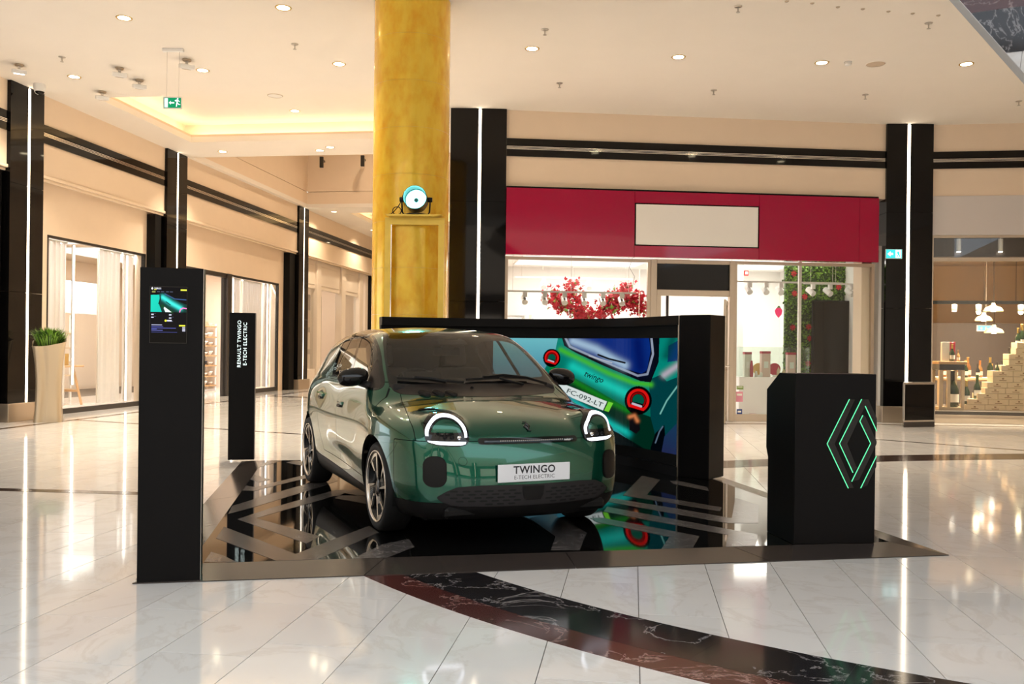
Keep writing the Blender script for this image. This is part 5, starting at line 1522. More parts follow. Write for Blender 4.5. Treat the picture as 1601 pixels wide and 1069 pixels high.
MB().box(-.75, .75, -.35, .35, .86, .90).build('table_top', M['wood'], t, bevel=.006)
for sx in (-1, 1):
    for sy in (-1, 1):
        MB().tube([(sx * .62 + .12 * sx, sy * .30, 0), (sx * .50, sy * .24, .87)], .028, 8).build('leg', M['wood'], t)
    MB().box(sx * .6 - .02, sx * .6 + .02, -.27, .27, .3, .35).build('stretcher', M['wood'], t)
MB().box(-.62, .62, -.02, .02, .30, .34).build('shelf_rail', M['wood'], t)
for x, y, w, h, m, lab in ((2.45, 1.85, .24, .30, 'navy', 'tall navy gift box at the near end of the trestle table'), (2.72, 1.75, .32, .26, 'navy', 'square navy gift box on the trestle table'), (3.02, 2.05, .30, .30, 'mustard', 'mustard gift box at the middle of the trestle table'), (3.35, 1.9, .30, .26, 'mustard', 'mustard gift box at the far end of the trestle table')):
    card_box(FL.w(x, y, .90), (w, .2, h), FL.ang, lab, M[m], 'gift boxes on the trestle table')
# second window: open doorway, mullion, curtained pane
framed('window_2', FL, 8.10, 11.75, .0, 3.37, .24, M['dark_frame'], .06, 'tall shop window with dark frame behind the lettered totem', [(8.36, 9.6), (9.605, 11.69)], bottom=.12)
o = MB().box(8.10, 8.34, .20, .40, 0, 3.37).build('door_post', M['dark_frame'], None, loc=(FL.o[0], FL.o[1], 0), rot=(0, 0, FL.ang))
tag(o, 'dark post between shop doorway and curtained window', None, kind='structure')
o = MB().box(5.80, 8.10, .24, .36, 3.25, 3.37).build('door_head', M['dark_frame'], None, loc=(FL.o[0], FL.o[1], 0), rot=(0, 0, FL.ang))
tag(o, 'dark head frame over the shop doorway', None, kind='structure')
curtain(FL, 8.9, 9.55, .52, .14, 3.3, 'sheer white panel nearest the doorway behind the lettered totem', amp=.02)
curtain(FL, 9.7, 11.05, .52, .14, 3.3, 'wide sheer white panel behind the lettered totem', amp=.02)
curtain(FL, 11.25, 11.66, .52, .14, 3.3, 'narrow sheer white panel at the far end behind the lettered totem', amp=.02)
vstrip(FL, 8.78, .36, .13, 3.3, 'thin vertical light strip right behind the lettered totem')
vstrip(FL, 11.17, .36, .13, 3.3, 'thin vertical light strip at the far end of the window behind the lettered totem', w=.05)
# dish shelves seen through the doorway
D0 = 2.6
bx0, bx1 = 8.8, 12.4
BZ = [.12, .42, .76, 1.08, 1.40, 1.68, 2.02]
shelf_unit(FL, bx0, bx1, D0, BZ, 2.1, 'tall wooden dish shelf seen through the shop doorway', mat=M['wood'], posts=(bx0, 10.0, 11.2, bx1), d=.42)
for zi, z in enumerate(BZ):
    for q in range(9):
        x = bx0 + .25 + q * .40
        p = FL.w(x, D0 + .2, z)
        wh_ = ORD[q] + ' along the ' + ['lowest', 'second', 'third', 'fourth', 'fifth', 'sixth', 'top'][zi] + ' dish shelf board'
        if zi == 6:
            towel_stack(p, .26, .28, 2 + q % 2, M['wood_pale'] if q % 2 else M['paper'], 'folded cream towels, ' + wh_, 'towels on the dish shelf')
        elif zi == 4 and q in (3, 4):
            card_box(p, (.24, .2, .2), FL.ang, 'blue card box, ' + wh_, M['blue_card'], 'blue boxes on the dish shelf')
        elif zi == 3 and q < 5:
            towel_stack(p, .28, .28, 4, M['paper'], 'tall stack of folded white towels, ' + wh_, 'towels on the dish shelf')
        else:
            bowl(p, .13 + .02 * (q % 2), .10 + .04 * ((q + zi) % 2), ('dark' if zi == 2 and q % 2 else 'white') + ' serving bowl, ' + wh_, M['dark_ceramic'] if zi == 2 and q % 2 else M['ceramic'], 'dark bowls on the dish shelf' if zi == 2 and q % 2 else 'white bowls on the dish shelf')

# ---------------------------------------------------------------- white panelled shop front far down the corridor
M['panel_white'] = pbr('cream_joinery', (.78, .69, .60), .5)
room('wall_shop_2', FL, 14.0, 21.2, .6, 4.5, 4.4, M['plaster'], 'plain walls inside the white panelled shop')
t = thing('panelled_facade', 'cream panelled shop front far down the corridor behind the car', 'shop front', FL.w(0, 0, 0), FL.ang)
def jb(x0, x1, z0, z1, y0=.20, y1=.40, name='panel'): return MB().box(x0, x1, y0, y1, z0, z1).build(name, M['panel_white'], t, bevel=.012)
for a, b in ((14.95, 15.35), (17.6, 18.05), (19.85, 20.3), (20.6, 20.95)): jb(a, b, 0, 4.42, .14, .4, 'pilaster')
for a, b in ((14.1, 14.95), (15.35, 17.6), (18.05, 19.85)):
    jb(a, b, 3.42, 4.42, .22, .36, 'header_panel')
    jb(a + .12, b - .12, 3.56, 4.24, .20, .24, 'raised_field')
jb(14.1, 14.95, 0, .62, .2, .4, 'base_panel'); jb(18.05, 19.85, 0, .9, .2, .4, 'base_panel')
for a, b, z in ((14.1, 14.95, .62), (18.15, 19.75, .9)):
    MB().box(a, b, .28, .288, z, 3.42).build('pane', M['glass'], t)
MB().box(15.45, 17.5, .9, .98, 0, 3.3).build('inner_door', pbr('grey_door', (.45, .41, .38), .5), t, bevel=.01)
for z in (.5, 1.3, 2.1):
    MB().box(15.6, 17.3, .88, .90, z, z + .62).build('door_panel', M['panel_white'], t, bevel=.008)
shop_lamp(FL, 15, 20, 1.4, 3.4, 4.38, 60, (1, .9, .8), 'flush ceiling light panel inside the cream panelled shop')

# ---------------------------------------------------------------- raspberry shop (back wall)
room('wall_shop_3', FK, .0, 7.6, .14, 5.2, 3.45, M['white_wall'], 'bright white walls inside the raspberry shop')
shop_lamp(FK, .6, 3.6, 1.4, 4.4, 3.43, 95, (1, .90, .83), 'flush ceiling light panel above the red blossom branch')
shop_lamp(FK, 4.4, 7.2, 1.4, 4.4, 3.43, 90, (1, .93, .84), 'flush ceiling light panel above the perfume counter')
fs = thing('shop_fascia', 'glossy raspberry shop fascia with a blank white sign', 'shop sign', FK.w(0, 0, 0), FK.ang)
for a, b in ((.0, 2.50), (2.505, 4.995), (5.0, 7.05), (7.055, 7.46)):
    if a == 2.505:
        MB().box(a, b, -.10, .14, 4.24, 4.465).build('fascia_panel', M['pink'], fs)
        MB().box(a, b, -.10, .14, 3.19, 3.41).build('fascia_panel', M['pink'], fs)
    else:
        MB().box(a, b, -.10, .14, 3.19, 4.465).build('fascia_panel', M['pink'], fs)
sg = MB().box(2.53, 4.97, -.105, -.02, 3.435, 4.215).build('sign_board', M['white'], fs)
MB().box(2.505, 4.995, -.085, -.0, 3.41, 4.24).build('sign_rim', M['black_soft'], fs)
MB().box(0, 7.46, -.08, .14, 4.465, 4.50).build('fascia_cap', M['black_soft'], fs)
framed('window_3', FK, 0.0, 2.87, .0, 3.17, .05, M['bronze'], .06, 'shop window in front of the red blossom branch', [(.06, 2.81)], bottom=.14)
framed('window_4', FK, 4.56, 7.46, .0, 3.17, .05, M['bronze'], .06, 'shop window in front of the plant wall', [(4.62, 7.40)], bottom=.14)
dr = thing('door_1', 'champagne metal shop doorway with a dark glass panel above', None, FK.w(0, 0, 0), FK.ang, kind='structure')
for q in ((2.87, 2.99, 0, 3.17), (4.46, 4.56, 0, 3.17)): MB().box(q[0], q[1], .02, .16, q[2], q[3]).build('door_post', M['bronze'], dr, bevel=.006)
for q in ((2.99, 4.46, 2.46, 2.58), (2.99, 4.46, 3.09, 3.17)): MB().box(q[0], q[1], .03, .15, q[2], q[3]).build('door_head', M['bronze'], dr, bevel=.006)
MB().box(2.99, 4.46, .08, .10, 2.58, 3.09).build('dark_glass', M['black_gloss'], dr)
MB().box(2.99, 3.08, .04, .14, 0, 2.46).build('side_post', M['bronze'], dr)
MB().box(3.08, 3.2, .085, .095, 0, 2.40).build('pane', M['glass'], dr)
MB().box(3.2, 3.24, .06, .13, 0, 2.46).build('side_post', M['dark_frame'], dr)
lf = thing('door_leaf', 'open glass door leaf with metal frame and handle by the doorway', 'door', FK.w(4.42, .06, 0), FK.ang - 1.95)
MB().box(0, .07, -.02, .02, .02, 2.36).build('stile', M['bronze'], lf); MB().box(.86, .93, -.02, .02, .02, 2.36).build('stile', M['bronze'], lf)
MB().box(.07, .86, -.02, .02, .02, .14).build('rail', M['bronze'], lf); MB().box(.07, .86, -.02, .02, 2.27, 2.36).build('rail', M['bronze'], lf)
MB().box(.07, .86, -.02, .02, 1.0, 1.05).build('push_bar', M['bronze'], lf)
MB().box(.07, .86, -.004, .004, .14, 2.27).build('pane', M['glass'], lf)
MB().tube([(.82, .02, 1.1), (.82, .09, 1.1), (.74, .09, 1.1)], .012, 8).build('handle', M['chrome'], lf)
# cream end post
o = MB().box(7.24, 7.45, .15, .5, 0, 3.45).build('end_post', M['plaster'], None, loc=FK.w(0, 0, 0), rot=(0, 0, FK.ang)); tag(o, 'cream post at the end of the plant wall window', None, kind='structure')
# spotlight rails
def track(fr, x0, x1, y, z, heads, label, hl, col, face=1):
    t = thing('light_rail', label, 'light rail', fr.w(x0, y, z), fr.ang)
    MB().box(0, x1 - x0, -.02, .02, 0, .035).build('rail_bar', col, t)
    for hx in (.15, (x1 - x0) * .5, x1 - x0 - .15):
        MB().tube([(hx, 0, .03), (hx, 0, 3.45 - z)], .004, 6).build('suspension_wire', M['steel'], t)
    for k, (hx, dx) in enumerate(heads):
        h = thing('track_spot', hl + ', ' + ['first', 'second', 'third', 'fourth', 'fifth', 'sixth'][k] + ' along', 'spotlight', fr.w(hx, y, z), fr.ang + dx, hl)
        MB().box(-.045, .045, -.025, .025, -.10, -.001).build('adapter', col, h)
        Mh = Matrix.Translation((0, .06 * face, -.15)) @ Matrix.Rotation(math.radians(-55 * face), 4, 'X')
        m = MB(); m.lathe([(.062, -.10), (.062, .10), (.054, .10)], 16, Mh); m.build('lamp_head', col, h, smooth=True, angle=.8)
        MB().lathe([(.050, .101), (.049, .104)], 16, Mh).build('lens', M['bulb_white'], h)
    return t
hs = [FK.sz(px, 466, 1.0)[0] for px in (820.6, 852, 882.7, 913.6, 943, 972.5)]
zt = FK.sz(900, 458, 1.0)[1]
track(FK, .1, 2.8, 1.0, zt, [(h, 0) for h in hs], 'pale spotlight rail in front of the red blossom branch', 'pale track spotlight in the row before the red blossoms', M['steel'])
hs2 = [FK.sz(px, 444, 3.0)[0] for px in (850, 921)]
track(FK, .5, 3.2, 3.0, FK.sz(900, 436, 3.0)[1], [(h, 0) for h in hs2], 'white spotlight rail at the back of the blossom window', 'white track spotlight on the rear rail of the blossom window', M['white'])
zt2 = FK.sz(1250, 443, .9)[1]
track(FK, 4.65, 7.2, .9, zt2, [(FK.sz(px, 453, .9)[0], 0) for px in (1172, 1198, 1221)], 'white spotlight rail in front of the plant wall', 'white track spotlight before the bare white wall beside the plants', M['white'])
for px in (1271, 1298, 1332):
    pass
hs3 = [FK.sz(px, 455, 1.05)[0] for px in (1271, 1298, 1332)]
track(FK, hs3[0] - .2, hs3[2] + .2, 1.05, zt2, [(h, .4) for h in hs3], 'short white spotlight rail before the plant wall', 'white track spotlight hanging in front of the plants', M['white'], face=1)
# red blossom branch hanging in the window
bb = thing('blossom_branch', 'hanging branch full of red blossoms in the shop window', 'blossoms', FK.w(1.9, 1.75, 0), FK.ang)
def bl(px, py): # pixel on the branch plane -> local
    x, z = FK.sz(px, py, 1.75); return Vector((x - 1.9, 0, z))
limbs = [[(862, 462), (880, 478), (900, 488), (915, 497), (940, 490), (965, 478), (985, 470), (1005, 462)], [(915, 497), (905, 480), (897, 462), (894, 440)], [(965, 478), (972, 462), (980, 448)], [(940, 490), (950, 472), (958, 460)], [(985, 470), (1000, 480), (1004, 488)], [(880, 478), (872, 470), (866, 458)]]
m = MB()
pts = []
for L_ in limbs:
    P = [bl(*q) for q in L_]
    for i in range(len(P)): P[i].y = .12 * math.sin(i * 1.7 + len(L_))
    m.tube([tuple(q) for q in P], .018, 6)
    for i in range(len(P) - 1):
        for t_ in np.linspace(0, 1, 9): pts.append(P[i].lerp(P[i + 1], t_))
m.build('branch', M['bark'], bb, smooth=True)
m = MB(); m2 = MB()
for p in pts:
    for q in range(12):
        c0 = p + Vector((rng.normal(0, .10), rng.normal(0, .13), rng.normal(.0, .075)))
        n_ = Vector(rng.normal(0, 1, 3)).normalized(); e1 = n_.orthogonal().normalized(); e2 = n_.cross(e1)
        r_ = rng.uniform(.035, .062)
        tgt = m if rng.random() > .1 else m2
        vs = [c0 + (e1 * math.cos(a_) + e2 * math.sin(a_)) * r_ * (1 if k_ % 2 else .55) + n_ * (.012 if k_ % 2 else 0) for k_, a_ in enumerate(np.linspace(0, 2 * PI, 8, endpoint=False))]
        tgt.add(vs + [c0], [(i, (i + 1) % 8, 8) for i in range(8)])
tag(m.build('petals', M['petal'], bb, fix=False), kind='stuff'); tag(m2.build('leaves', M['leaf'], bb, fix=False), kind='stuff')
MB().tube([tuple(bl(990, 475)), tuple(bl(988, 452)), tuple(bl(992, 432)), tuple(bl(984, 418)), (bl(990, 410)[0], 0, 3.44)], .004, 6).build('hanging_wire', M['black_soft'], bb)
MB().tube([tuple(bl(893, 462)), (bl(893, 462)[0], 0, 3.44)], .003, 6).build('hanging_wire', M['steel'], bb)
# bright display cabinet and shelf behind
t = thing('white_cabinet', 'white lit cabinet behind the red blossoms', 'cabinet', FK.w(1.85, 3.6, 0), FK.ang)
MB().box(-.9, 1.0, 0, .45, 0, 2.2).build('body', M['white'], t, bevel=.01)
for z in (.7, 1.15, 1.6): MB().box(-.85, .95, -.02, .02, z, z + .03).build('shelf_board', M['white'], t)
MB().box(-.85, .95, -.012, -.002, 1.66, 2.16).build('light_panel', emit('cabinet_glow', (1, .95, .9), 1.4), t)
for a, lab in ((.3, 'small'),):
    t = thing('corner_cabinet', 'small white open cabinet at the window end beside the black pillar', 'cabinet', FK.w(.35, 1.9, 0), FK.ang)
    MB().box(-.25, -.22, 0, .35, 0, 2.1).build('side', M['white'], t); MB().box(.22, .25, 0, .35, 0, 2.1).build('side', M['white'], t)
    for z in (.5, 1.0, 1.5, 2.07): MB().box(-.22, .22, 0, .35, z, z + .03).build('shelf_board', M['white'], t)
# plant wall with screen
gx0, gz1 = FK.sz(1229, 415, 1.6); gx1, gz0 = FK.sz(1353, 583, 1.6)
gz0 = .75
pw = thing('plant_wall', 'green plant wall with red flowers behind the shop window', 'plant wall', FK.w(gx0, 1.6, gz0), FK.ang)
gw, gh = gx1 - gx0, gz1 - gz0
MB().box(0, gw, .02, .10, 0, gh).build('backing', M['leaf_dark'], pw)
m = MB(); mm = MB()
for q in range(5200):
    x, z = rng.uniform(-.03, gw + .03), rng.uniform(0, gh + .02)
    if .52 < x / gw * 1.0 < .99 and False: continue
    d_ = Vector((rng.normal(0, .6), -1, rng.normal(.2, .6))).normalized()
    L_ = rng.uniform(.05, .11); w_ = L_ * rng.uniform(.18, .35)
    e = d_.orthogonal().normalized(); e = (Matrix.Rotation(rng.uniform(0, 6.28), 3, d_) @ e)
    b_ = Vector((x, .02, z)); tip = b_ + d_ * L_ * .6 + e.cross(d_) * L_ * .6
    md = (b_ + tip) / 2
    (m if rng.random() < .6 else mm).add([b_, md + e * w_, tip, md - e * w_], [(0, 1, 2, 3)])
tag(m.build('leaves', M['leaf'], pw, fix=False), kind='stuff'); tag(mm.build('dark_leaves', M['leaf_dark'], pw, fix=False), kind='stuff')
for px, py in ((1256, 464), (1262, 511), (1264, 529), (1261, 568), (1237, 512), (1239, 428), (1334, 431), (1347, 506), (1240, 459), (1309, 449)):
    x, z = FK.sz(px, py, 1.6)
    fm = MB()
    for k_ in range(7):
        a_ = k_ * 2 * PI / 7
        fm.add([(0, -.02, 0), (.05 * math.cos(a_ - .35), -.04, .05 * math.sin(a_ - .35)), (.075 * math.cos(a_), -.035, .075 * math.sin(a_)), (.05 * math.cos(a_ + .35), -.04, .05 * math.sin(a_ + .35))], [(0, 1, 2, 3)])
    fm.build('flower', M['petal'], pw, fix=False, loc=(x - gx0, -.04, z - gz0))
sx, sz1 = FK.sz(1271, 469, 1.4); sx1, _ = FK.sz(1337, 469, 1.4)
sc = thing('display_screen', 'dark switched-off display panel in front of the plant wall', 'screen', FK.w((sx + sx1) / 2, 1.4, 0), FK.ang)
hw = (sx1 - sx) / 2
MB().box(-hw, hw, 0, .07, .75, sz1).build('casing', M['black_plastic'], sc, bevel=.006)
MB().box(-hw + .02, hw - .02, -.004, 0, .78, sz1 - .03).build('screen_glass', M['black_gloss'], sc)
MB().box(-.25, .25, -.1, .3, 0, .04).build('foot_plate', M['black_plastic'], sc)
MB().box(-.06, .06, .02, .08, .04, .75).build('stand_post', M['black_plastic'], sc)
# white mullion post in window
mx = FK.sz(1250, 480, .6)[0]
o = MB().box(-.03, .03, -.03, .03, 0, 3.44).build('slim_post', M['white'], None, loc=FK.w(mx, .6, 0), rot=(0, 0, FK.ang), bevel=.004); tag(o, 'slim white post in front of the plant wall', 'post')
# alarm box and strawberry sticker on the white side wall plane
wy = 3.2
o = MB().box(4.6, 5.9, wy, wy + .08, 0, 3.44).build('partition', M['white_wall'], None, loc=FK.w(0, 0, 0), rot=(0, 0, FK.ang)); tag(o, 'white partition behind the perfume counter', None, kind='structure')
ax, az = FK.sz(1166, 427, wy)
t = thing('alarm_box', 'small red fire alarm box on the white partition', 'alarm', FK.w(ax, wy, az), FK.ang)
MB().box(-.055, .055, -.05, 0, -.06, .06).build('case', pbr('alarm_red', (.6, .01, .01), .4), t, bevel=.008); MB().box(-.03, .03, -.055, -.05, -.03, .03).build('glass_front', M['white'], t)
ax, az = FK.sz(1217, 488, wy)
t = thing('strawberry_sign', 'pink strawberry shaped wall sign on the white partition', 'sign', FK.w(ax, wy, az), FK.ang)
MB().prism([(0, -.13), (.07, -.05), (.09, .04), (.05, .1), (0, .11), (-.05, .1), (-.09, .04), (-.07, -.05)], -.02, 0, 'y').build('berry', pbr('berry_pink', (.55, .01, .09), .4), t)
MB().prism([(-.05, .09), (0, .11), (.05, .09), (.02, .15), (-.02, .15)], -.026, -.02, 'y').build('calyx', M['leaf_dark'], t)
# perfume counter with glass case and products
cx0 = FK.sz(1153, 588, 1.0)[0]; cx1 = FK.sz(1262, 588, 1.0)[0]; cz = FK.sz(1153, 589, .9)[1]
pc = thing('perfume_counter', 'white counter with a glass case of perfume packs behind the kiosk', 'counter', FK.w(cx0, .9, 0), FK.ang)
cw = cx1 - cx0
MB().box(0, cw, 0, .55, .08, cz).build('body', M['white'], pc, bevel=.01)
MB().box(.04, cw - .04, .03, .52, 0, .08).build('toe_kick', M['steel'], pc)
for q in ((0, cw, 0, .006), (0, cw, .544, .55)): MB().box(q[0], q[1], q[2], q[3], cz, cz + .62).build('case_pane', M['clear'], pc)
for q in (0, cw - .006): MB().box(q, q + .006, .006, .544, cz, cz + .62).build('case_pane', M['clear'], pc)
MB().box(0, cw, 0, .55, cz + .62, cz + .628).build('case_top', M['clear'], pc)
M['pack_pink'] = pbr('pale_pink_pack', (.80, .55, .50), .35); M['cap_red'] = pbr('raspberry_cap', (.5, .01, .05), .3)
for k_, (px, w_, h_, nm) in enumerate(((1168, .15, .52, 'slim cream perfume pack nearest the doorway'), (1196, .19, .54, 'pale pink perfume pack in the middle of the glass case'), (1236, .18, .52, 'pale pink perfume pack nearest the plant wall'))):
    x = FK.sz(px, 588, 1.1)[0]
    t = thing('perfume_pack', nm, 'perfume', FK.w(x, 1.1, cz), FK.ang, 'perfume packs in the glass case')
    MB().box(-w_ / 2, w_ / 2, -.06, .06, 0, h_ - .05).build('pack', M['pack_pink'] if k_ else M['paper'], t, bevel=.006)
    MB().box(-w_ / 2 - .004, w_ / 2 + .004, -.064, .064, h_ - .05, h_).build('cap', M['cap_red'], t, bevel=.004)
    MB().box(-w_ / 4, w_ / 4, -.064, -.06, h_ * .35, h_ * .6).build('front_label', M['white'], t)
for px, r_, c_n, nm in ((1186, .13, 'mustard', 'round ochre display disc between the perfume packs'), (1211, .13, 'cap_red', 'round raspberry display disc beside the middle perfume pack')):
    x = FK.sz(px, 575, 1.25)[0]
    t = thing('display_disc', nm, 'display disc', FK.w(x, 1.25, cz), FK.ang)
    MB().lathe([(r_, -.01), (r_, .01)], 24, Matrix.Translation((0, 0, r_ + .03)) @ Matrix.Rotation(PI / 2, 4, 'X')).build('disc', M[c_n], t)
    MB().box(-.05, .05, -.03, .03, 0, .04).build('foot', M['white'], t)
for px, nm, h_ in ((1175, 'red lotion tube standing in the glass case', .34), (1182, 'small cream jar at the front of the glass case', .12), (1190, 'small white jar at the front of the glass case', .10), (1217, 'small peach cone in the glass case', .22), (1225, 'terracotta cone at the end of the glass case', .18)):
    x = FK.sz(px, 588, 1.0)[0]
    o = MB().lathe([(.035, 0), (.035, h_ * .6), (.02 if 'cone' not in nm else .004, h_ * .95), (.018 if 'cone' not in nm else .003, h_)], 12).build('jar', M['cap_red'] if 'red' in nm else (M['wood_pale'] if 'cone' in nm else M['ceramic']), smooth=True, loc=FK.w(x, 1.0, cz)); tag(o, nm, 'jar')
# stickers low on the window by the doorway
for px, py, w_, h_, c_, nm in ((1153, 620, .14, .20, (.65, .25, .33), 'pink notice sticker low on the window by the doorway'), (1153, 646, .11, .17, (.03, .06, .22), 'navy payment sticker low on the window by the doorway'), (1154, 606, .14, .07, (.2, .3, .08), 'green sticker low on the window by the doorway')):
    x, z = FK.sz(px + 3, py, .07)
    t = thing('window_sticker', nm, 'sticker', FK.w(x, .072, z), FK.ang)
    MB().box(-w_ / 2, w_ / 2, -.004, .0, -h_ / 2, h_ / 2).build('sheet', pbr('sticker', c_, .5), t)
    MB().box(-w_ / 2 + .02, w_ / 2 - .02, -.006, -.004, h_ * .1, h_ * .3).build('pale_line', M['paper'], t)
for k_, (px, py) in enumerate(((1182, 655), (1181, 640))):
    x, z = FK.sz(px, py, .6)
    card_box(FK.w(x, .75, 0), (.12, .12, max(.1, z)), FK.ang, 'raspberry carton standing by the counter foot, %s one' % ('taller' if k_ else 'shorter'), M['cap_red'], 'raspberry cartons by the counter', 'carton_pack') if k_ == 0 else None

# ---------------------------------------------------------------- wine shop (right)
M['cream_wall'] = pbr('warm_cream_wall', (.72, .55, .36), .7)
M['dark_wall'] = pbr('dark_brown_wall', (.05, .035, .028), .6)
room('wall_shop_4', FR, -.6, 6.0, .2, 6.5, 3.75, M['cream_wall'], 'warm cream walls inside the wine shop')
framed('window_5', FR, -.05, 6.5, .0, 3.76, .05, M['bronze'], .05, 'wide wine shop window with a metal transom', [(.0, 1.08), (1.085, 3.0), (3.005, 6.4)], bottom=.16, depth=.07)
o = MB().box(-.05, 6.5, .03, .13, 3.24, 3.31).build('transom', M['bronze'], None, loc=FR.w(0, 0, 0), rot=(0, 0, FR.ang)); tag(o, 'metal transom bar across the wine shop window', None, kind='structure')
o = MB().box(-.6, 6, .2, .6, 3.34, 3.74).build('dark_bulkhead', M['dark_wall'], None, loc=FR.w(0, 0, 0), rot=(0, 0, FR.ang)); tag(o, 'dark bulkhead behind the top of the wine shop window', None, kind='structure')
o = MB().box(-.6, 6, 4.4, 4.5, 0, 2.15).build('dark_back_panel', M['dark_wall'], None, loc=FR.w(0, 0, 0), rot=(0, 0, FR.ang)); tag(o, 'dark brown low back wall of the wine shop', None, kind='structure')
o = MB().box(-.05, 6, -.04, .25, 0, .10).build('window_plinth', M['bronze'], None, loc=FR.w(0, 0, 0), rot=(0, 0, FR.ang)); tag(o, 'pale stone plinth below the wine shop window', None, kind='structure')
o = MB().box(-.05, 6, .26, 3.0, 0, .22).build('window_stage', pbr('dark_grey_stage', (.09, .075, .065), .4), None, loc=FR.w(0, 0, 0), rot=(0, 0, FR.ang)); tag(o, 'dark display stage inside the wine shop window', 'stage')
for k_, (x_, y_) in enumerate(((.3, .75), (1.3, .72), (2.3, .75), (3.4, .75), (.6, 2.8), (1.8, 3.0), (3.0, 2.9))):
    t = thing('wine_downlight', 'small round ceiling downlight in the wine shop, %s from the pillar%s' % (['first', 'second', 'third', 'fourth', 'first', 'second', 'third'][k_], ', front row' if k_ < 4 else ', rear row'), 'downlight', FR.w(x_, y_, 3.745), 0, 'wine shop downlights')
    MB().lathe([(.07, -.006), (.085, 0)], 20, cap=False).build('trim_ring', M['white'], t, smooth=True); MB().lathe([(.07, -.004), (.07, -.002)], 20).build('lens', M['bulb'], t)
    ld = bpy.data.lights.new('wine_beam', 'SPOT'); ld.energy = 560; ld.color = (1, .82, .58); ld.spot_size = math.radians(125); ld.spot_blend = .8; ld.shadow_soft_size = .07
    lo = bpy.data.objects.new('wine_beam', ld); COL.objects.link(lo); lo.parent = t; lo.location = (0, 0, -.03)
for px, nm in ((1504, 'nearer the black pillar'), (1570, 'further from the black pillar')):
    x, z = FR.sz(px, 384, .0)
    t = thing('cylinder_lamp', 'small white cylinder lamp behind the wine shop transom, ' + nm, 'lamp', FR.w(x, .18, z - .1), FR.ang)
    MB().lathe([(.045, 0), (.045, .26)], 16).build('case', M['white'], t, smooth=True, angle=.8)
    MB().lathe([(.04, -.004), (.04, 0)], 16).build('lens', M['bulb_white'], t)
    MB().tube([(0, 0, .26), (0, 0, .34)], .01, 6).build('stem', M['white'], t)
# light rail and lamps
WY = 1.9
rx, rz_ = FR.sz(1463, 475, WY)
t = thing('black_light_rail', 'black light rail across the wine shop', 'light rail', FR.w(-.3, WY, rz_), FR.ang)
MB().box(0, 5.5, -.025, .025, 0, .07).build('rail_bar', M['black_soft'], t)
for hx in (.3, 2.6, 5.2): MB().tube([(hx, 0, .06), (hx, 0, 3.75 - rz_)], .006, 6).build('rod', M['black_soft'], t)
for px, py, nm, big in ((1530, 481, 'glaring bare bulb spotlight on the black rail of the wine shop', 1), (1596, 482, 'bright spotlight on the black rail at the picture edge', 1), (1492, 483, 'white spotlight on the black rail beside the pillar', 0)):
    x, z = FR.sz(px, py, WY - .05)
    t = thing('rail_spot', nm, 'spotlight', FR.w(x, WY - .05, rz_), FR.ang)
    MB().lathe([(.055, -.16), (.06, -.02), (.03, -.001)], 16).build('lamp_head', M['white'], t, smooth=True)
    if big:
        MB().lathe([(.004, -.225), (.03, -.215), (.045, -.19), (.045, -.161)], 14).build('bulb', emit('wine_bulb', (1, .82, .5), 45.0), t, smooth=True)
    else:
        MB().lathe([(.045, -.165), (.045, -.161)], 14).build('lens', M['bulb_white'], t)
for px, py, w_, nm in ((1538, 500, .17, 'glass pendant lamp hanging lowest but one in the wine shop'), (1553, 485, .19, 'glass pendant lamp hanging highest in the wine shop'), (1554, 519, .19, 'glass pendant lamp hanging lowest in the wine shop')):
    x, z = FR.sz(px, py, 1.4)
    t = thing('pendant_lamp', nm, 'pendant lamp', FR.w(x, 1.4, z), FR.ang)
    MB().lathe([(w_, -.02), (w_ * 1.02, 0), (w_ * .8, .06), (.05, .10), (.03, .16)], 20, cap=False).build('shade', pbr('amber_glass', (.85, .6, .35), .15, emis=(1, .7, .35), es=.35), t, smooth=True)
    MB().lathe([(.04, -.03), (.05, 0), (.04, .04)], 12).build('bulb', M['bulb_white'], t, smooth=True)
    MB().tube([(0, 0, .15), (0, 0, 3.74 - z)], .004, 6).build('cord', M['black_soft'], t)
x, z = FR.sz(1549, 459, 2.4)
o = MB().lathe([(.30, 0), (.30, .04)], 28).build('round_ceiling_vent', M['black_soft'], loc=FR.w(x, 2.2, 3.68)); tag(o, 'dark round ceiling vent in the wine shop', 'vent')
x, z = FR.sz(1541, 513, 2.4)
t = thing('exit_sign', 'small lit exit sign deep inside the wine shop', 'exit sign', FR.w(x, 2.4, z), FR.ang)
MB().box(-.19, .19, -.03, .0, -.07, .07).build('sign_box', M['white'], t); MB().box(-.17, .17, -.034, -.03, -.055, .055).build('lit_face', emit('far_exit_green', (.25, .75, .8), 1.5), t)
for q in (-.1, 0, .1): MB().box(q - .02, q + .02, -.037, -.034, -.03, .03).build('pictogram', M['white'], t)
MB().tube([(0, -.015, .07), (0, -.015, 3.74 - z)], .006, 6).build('rod', M['white'], t)
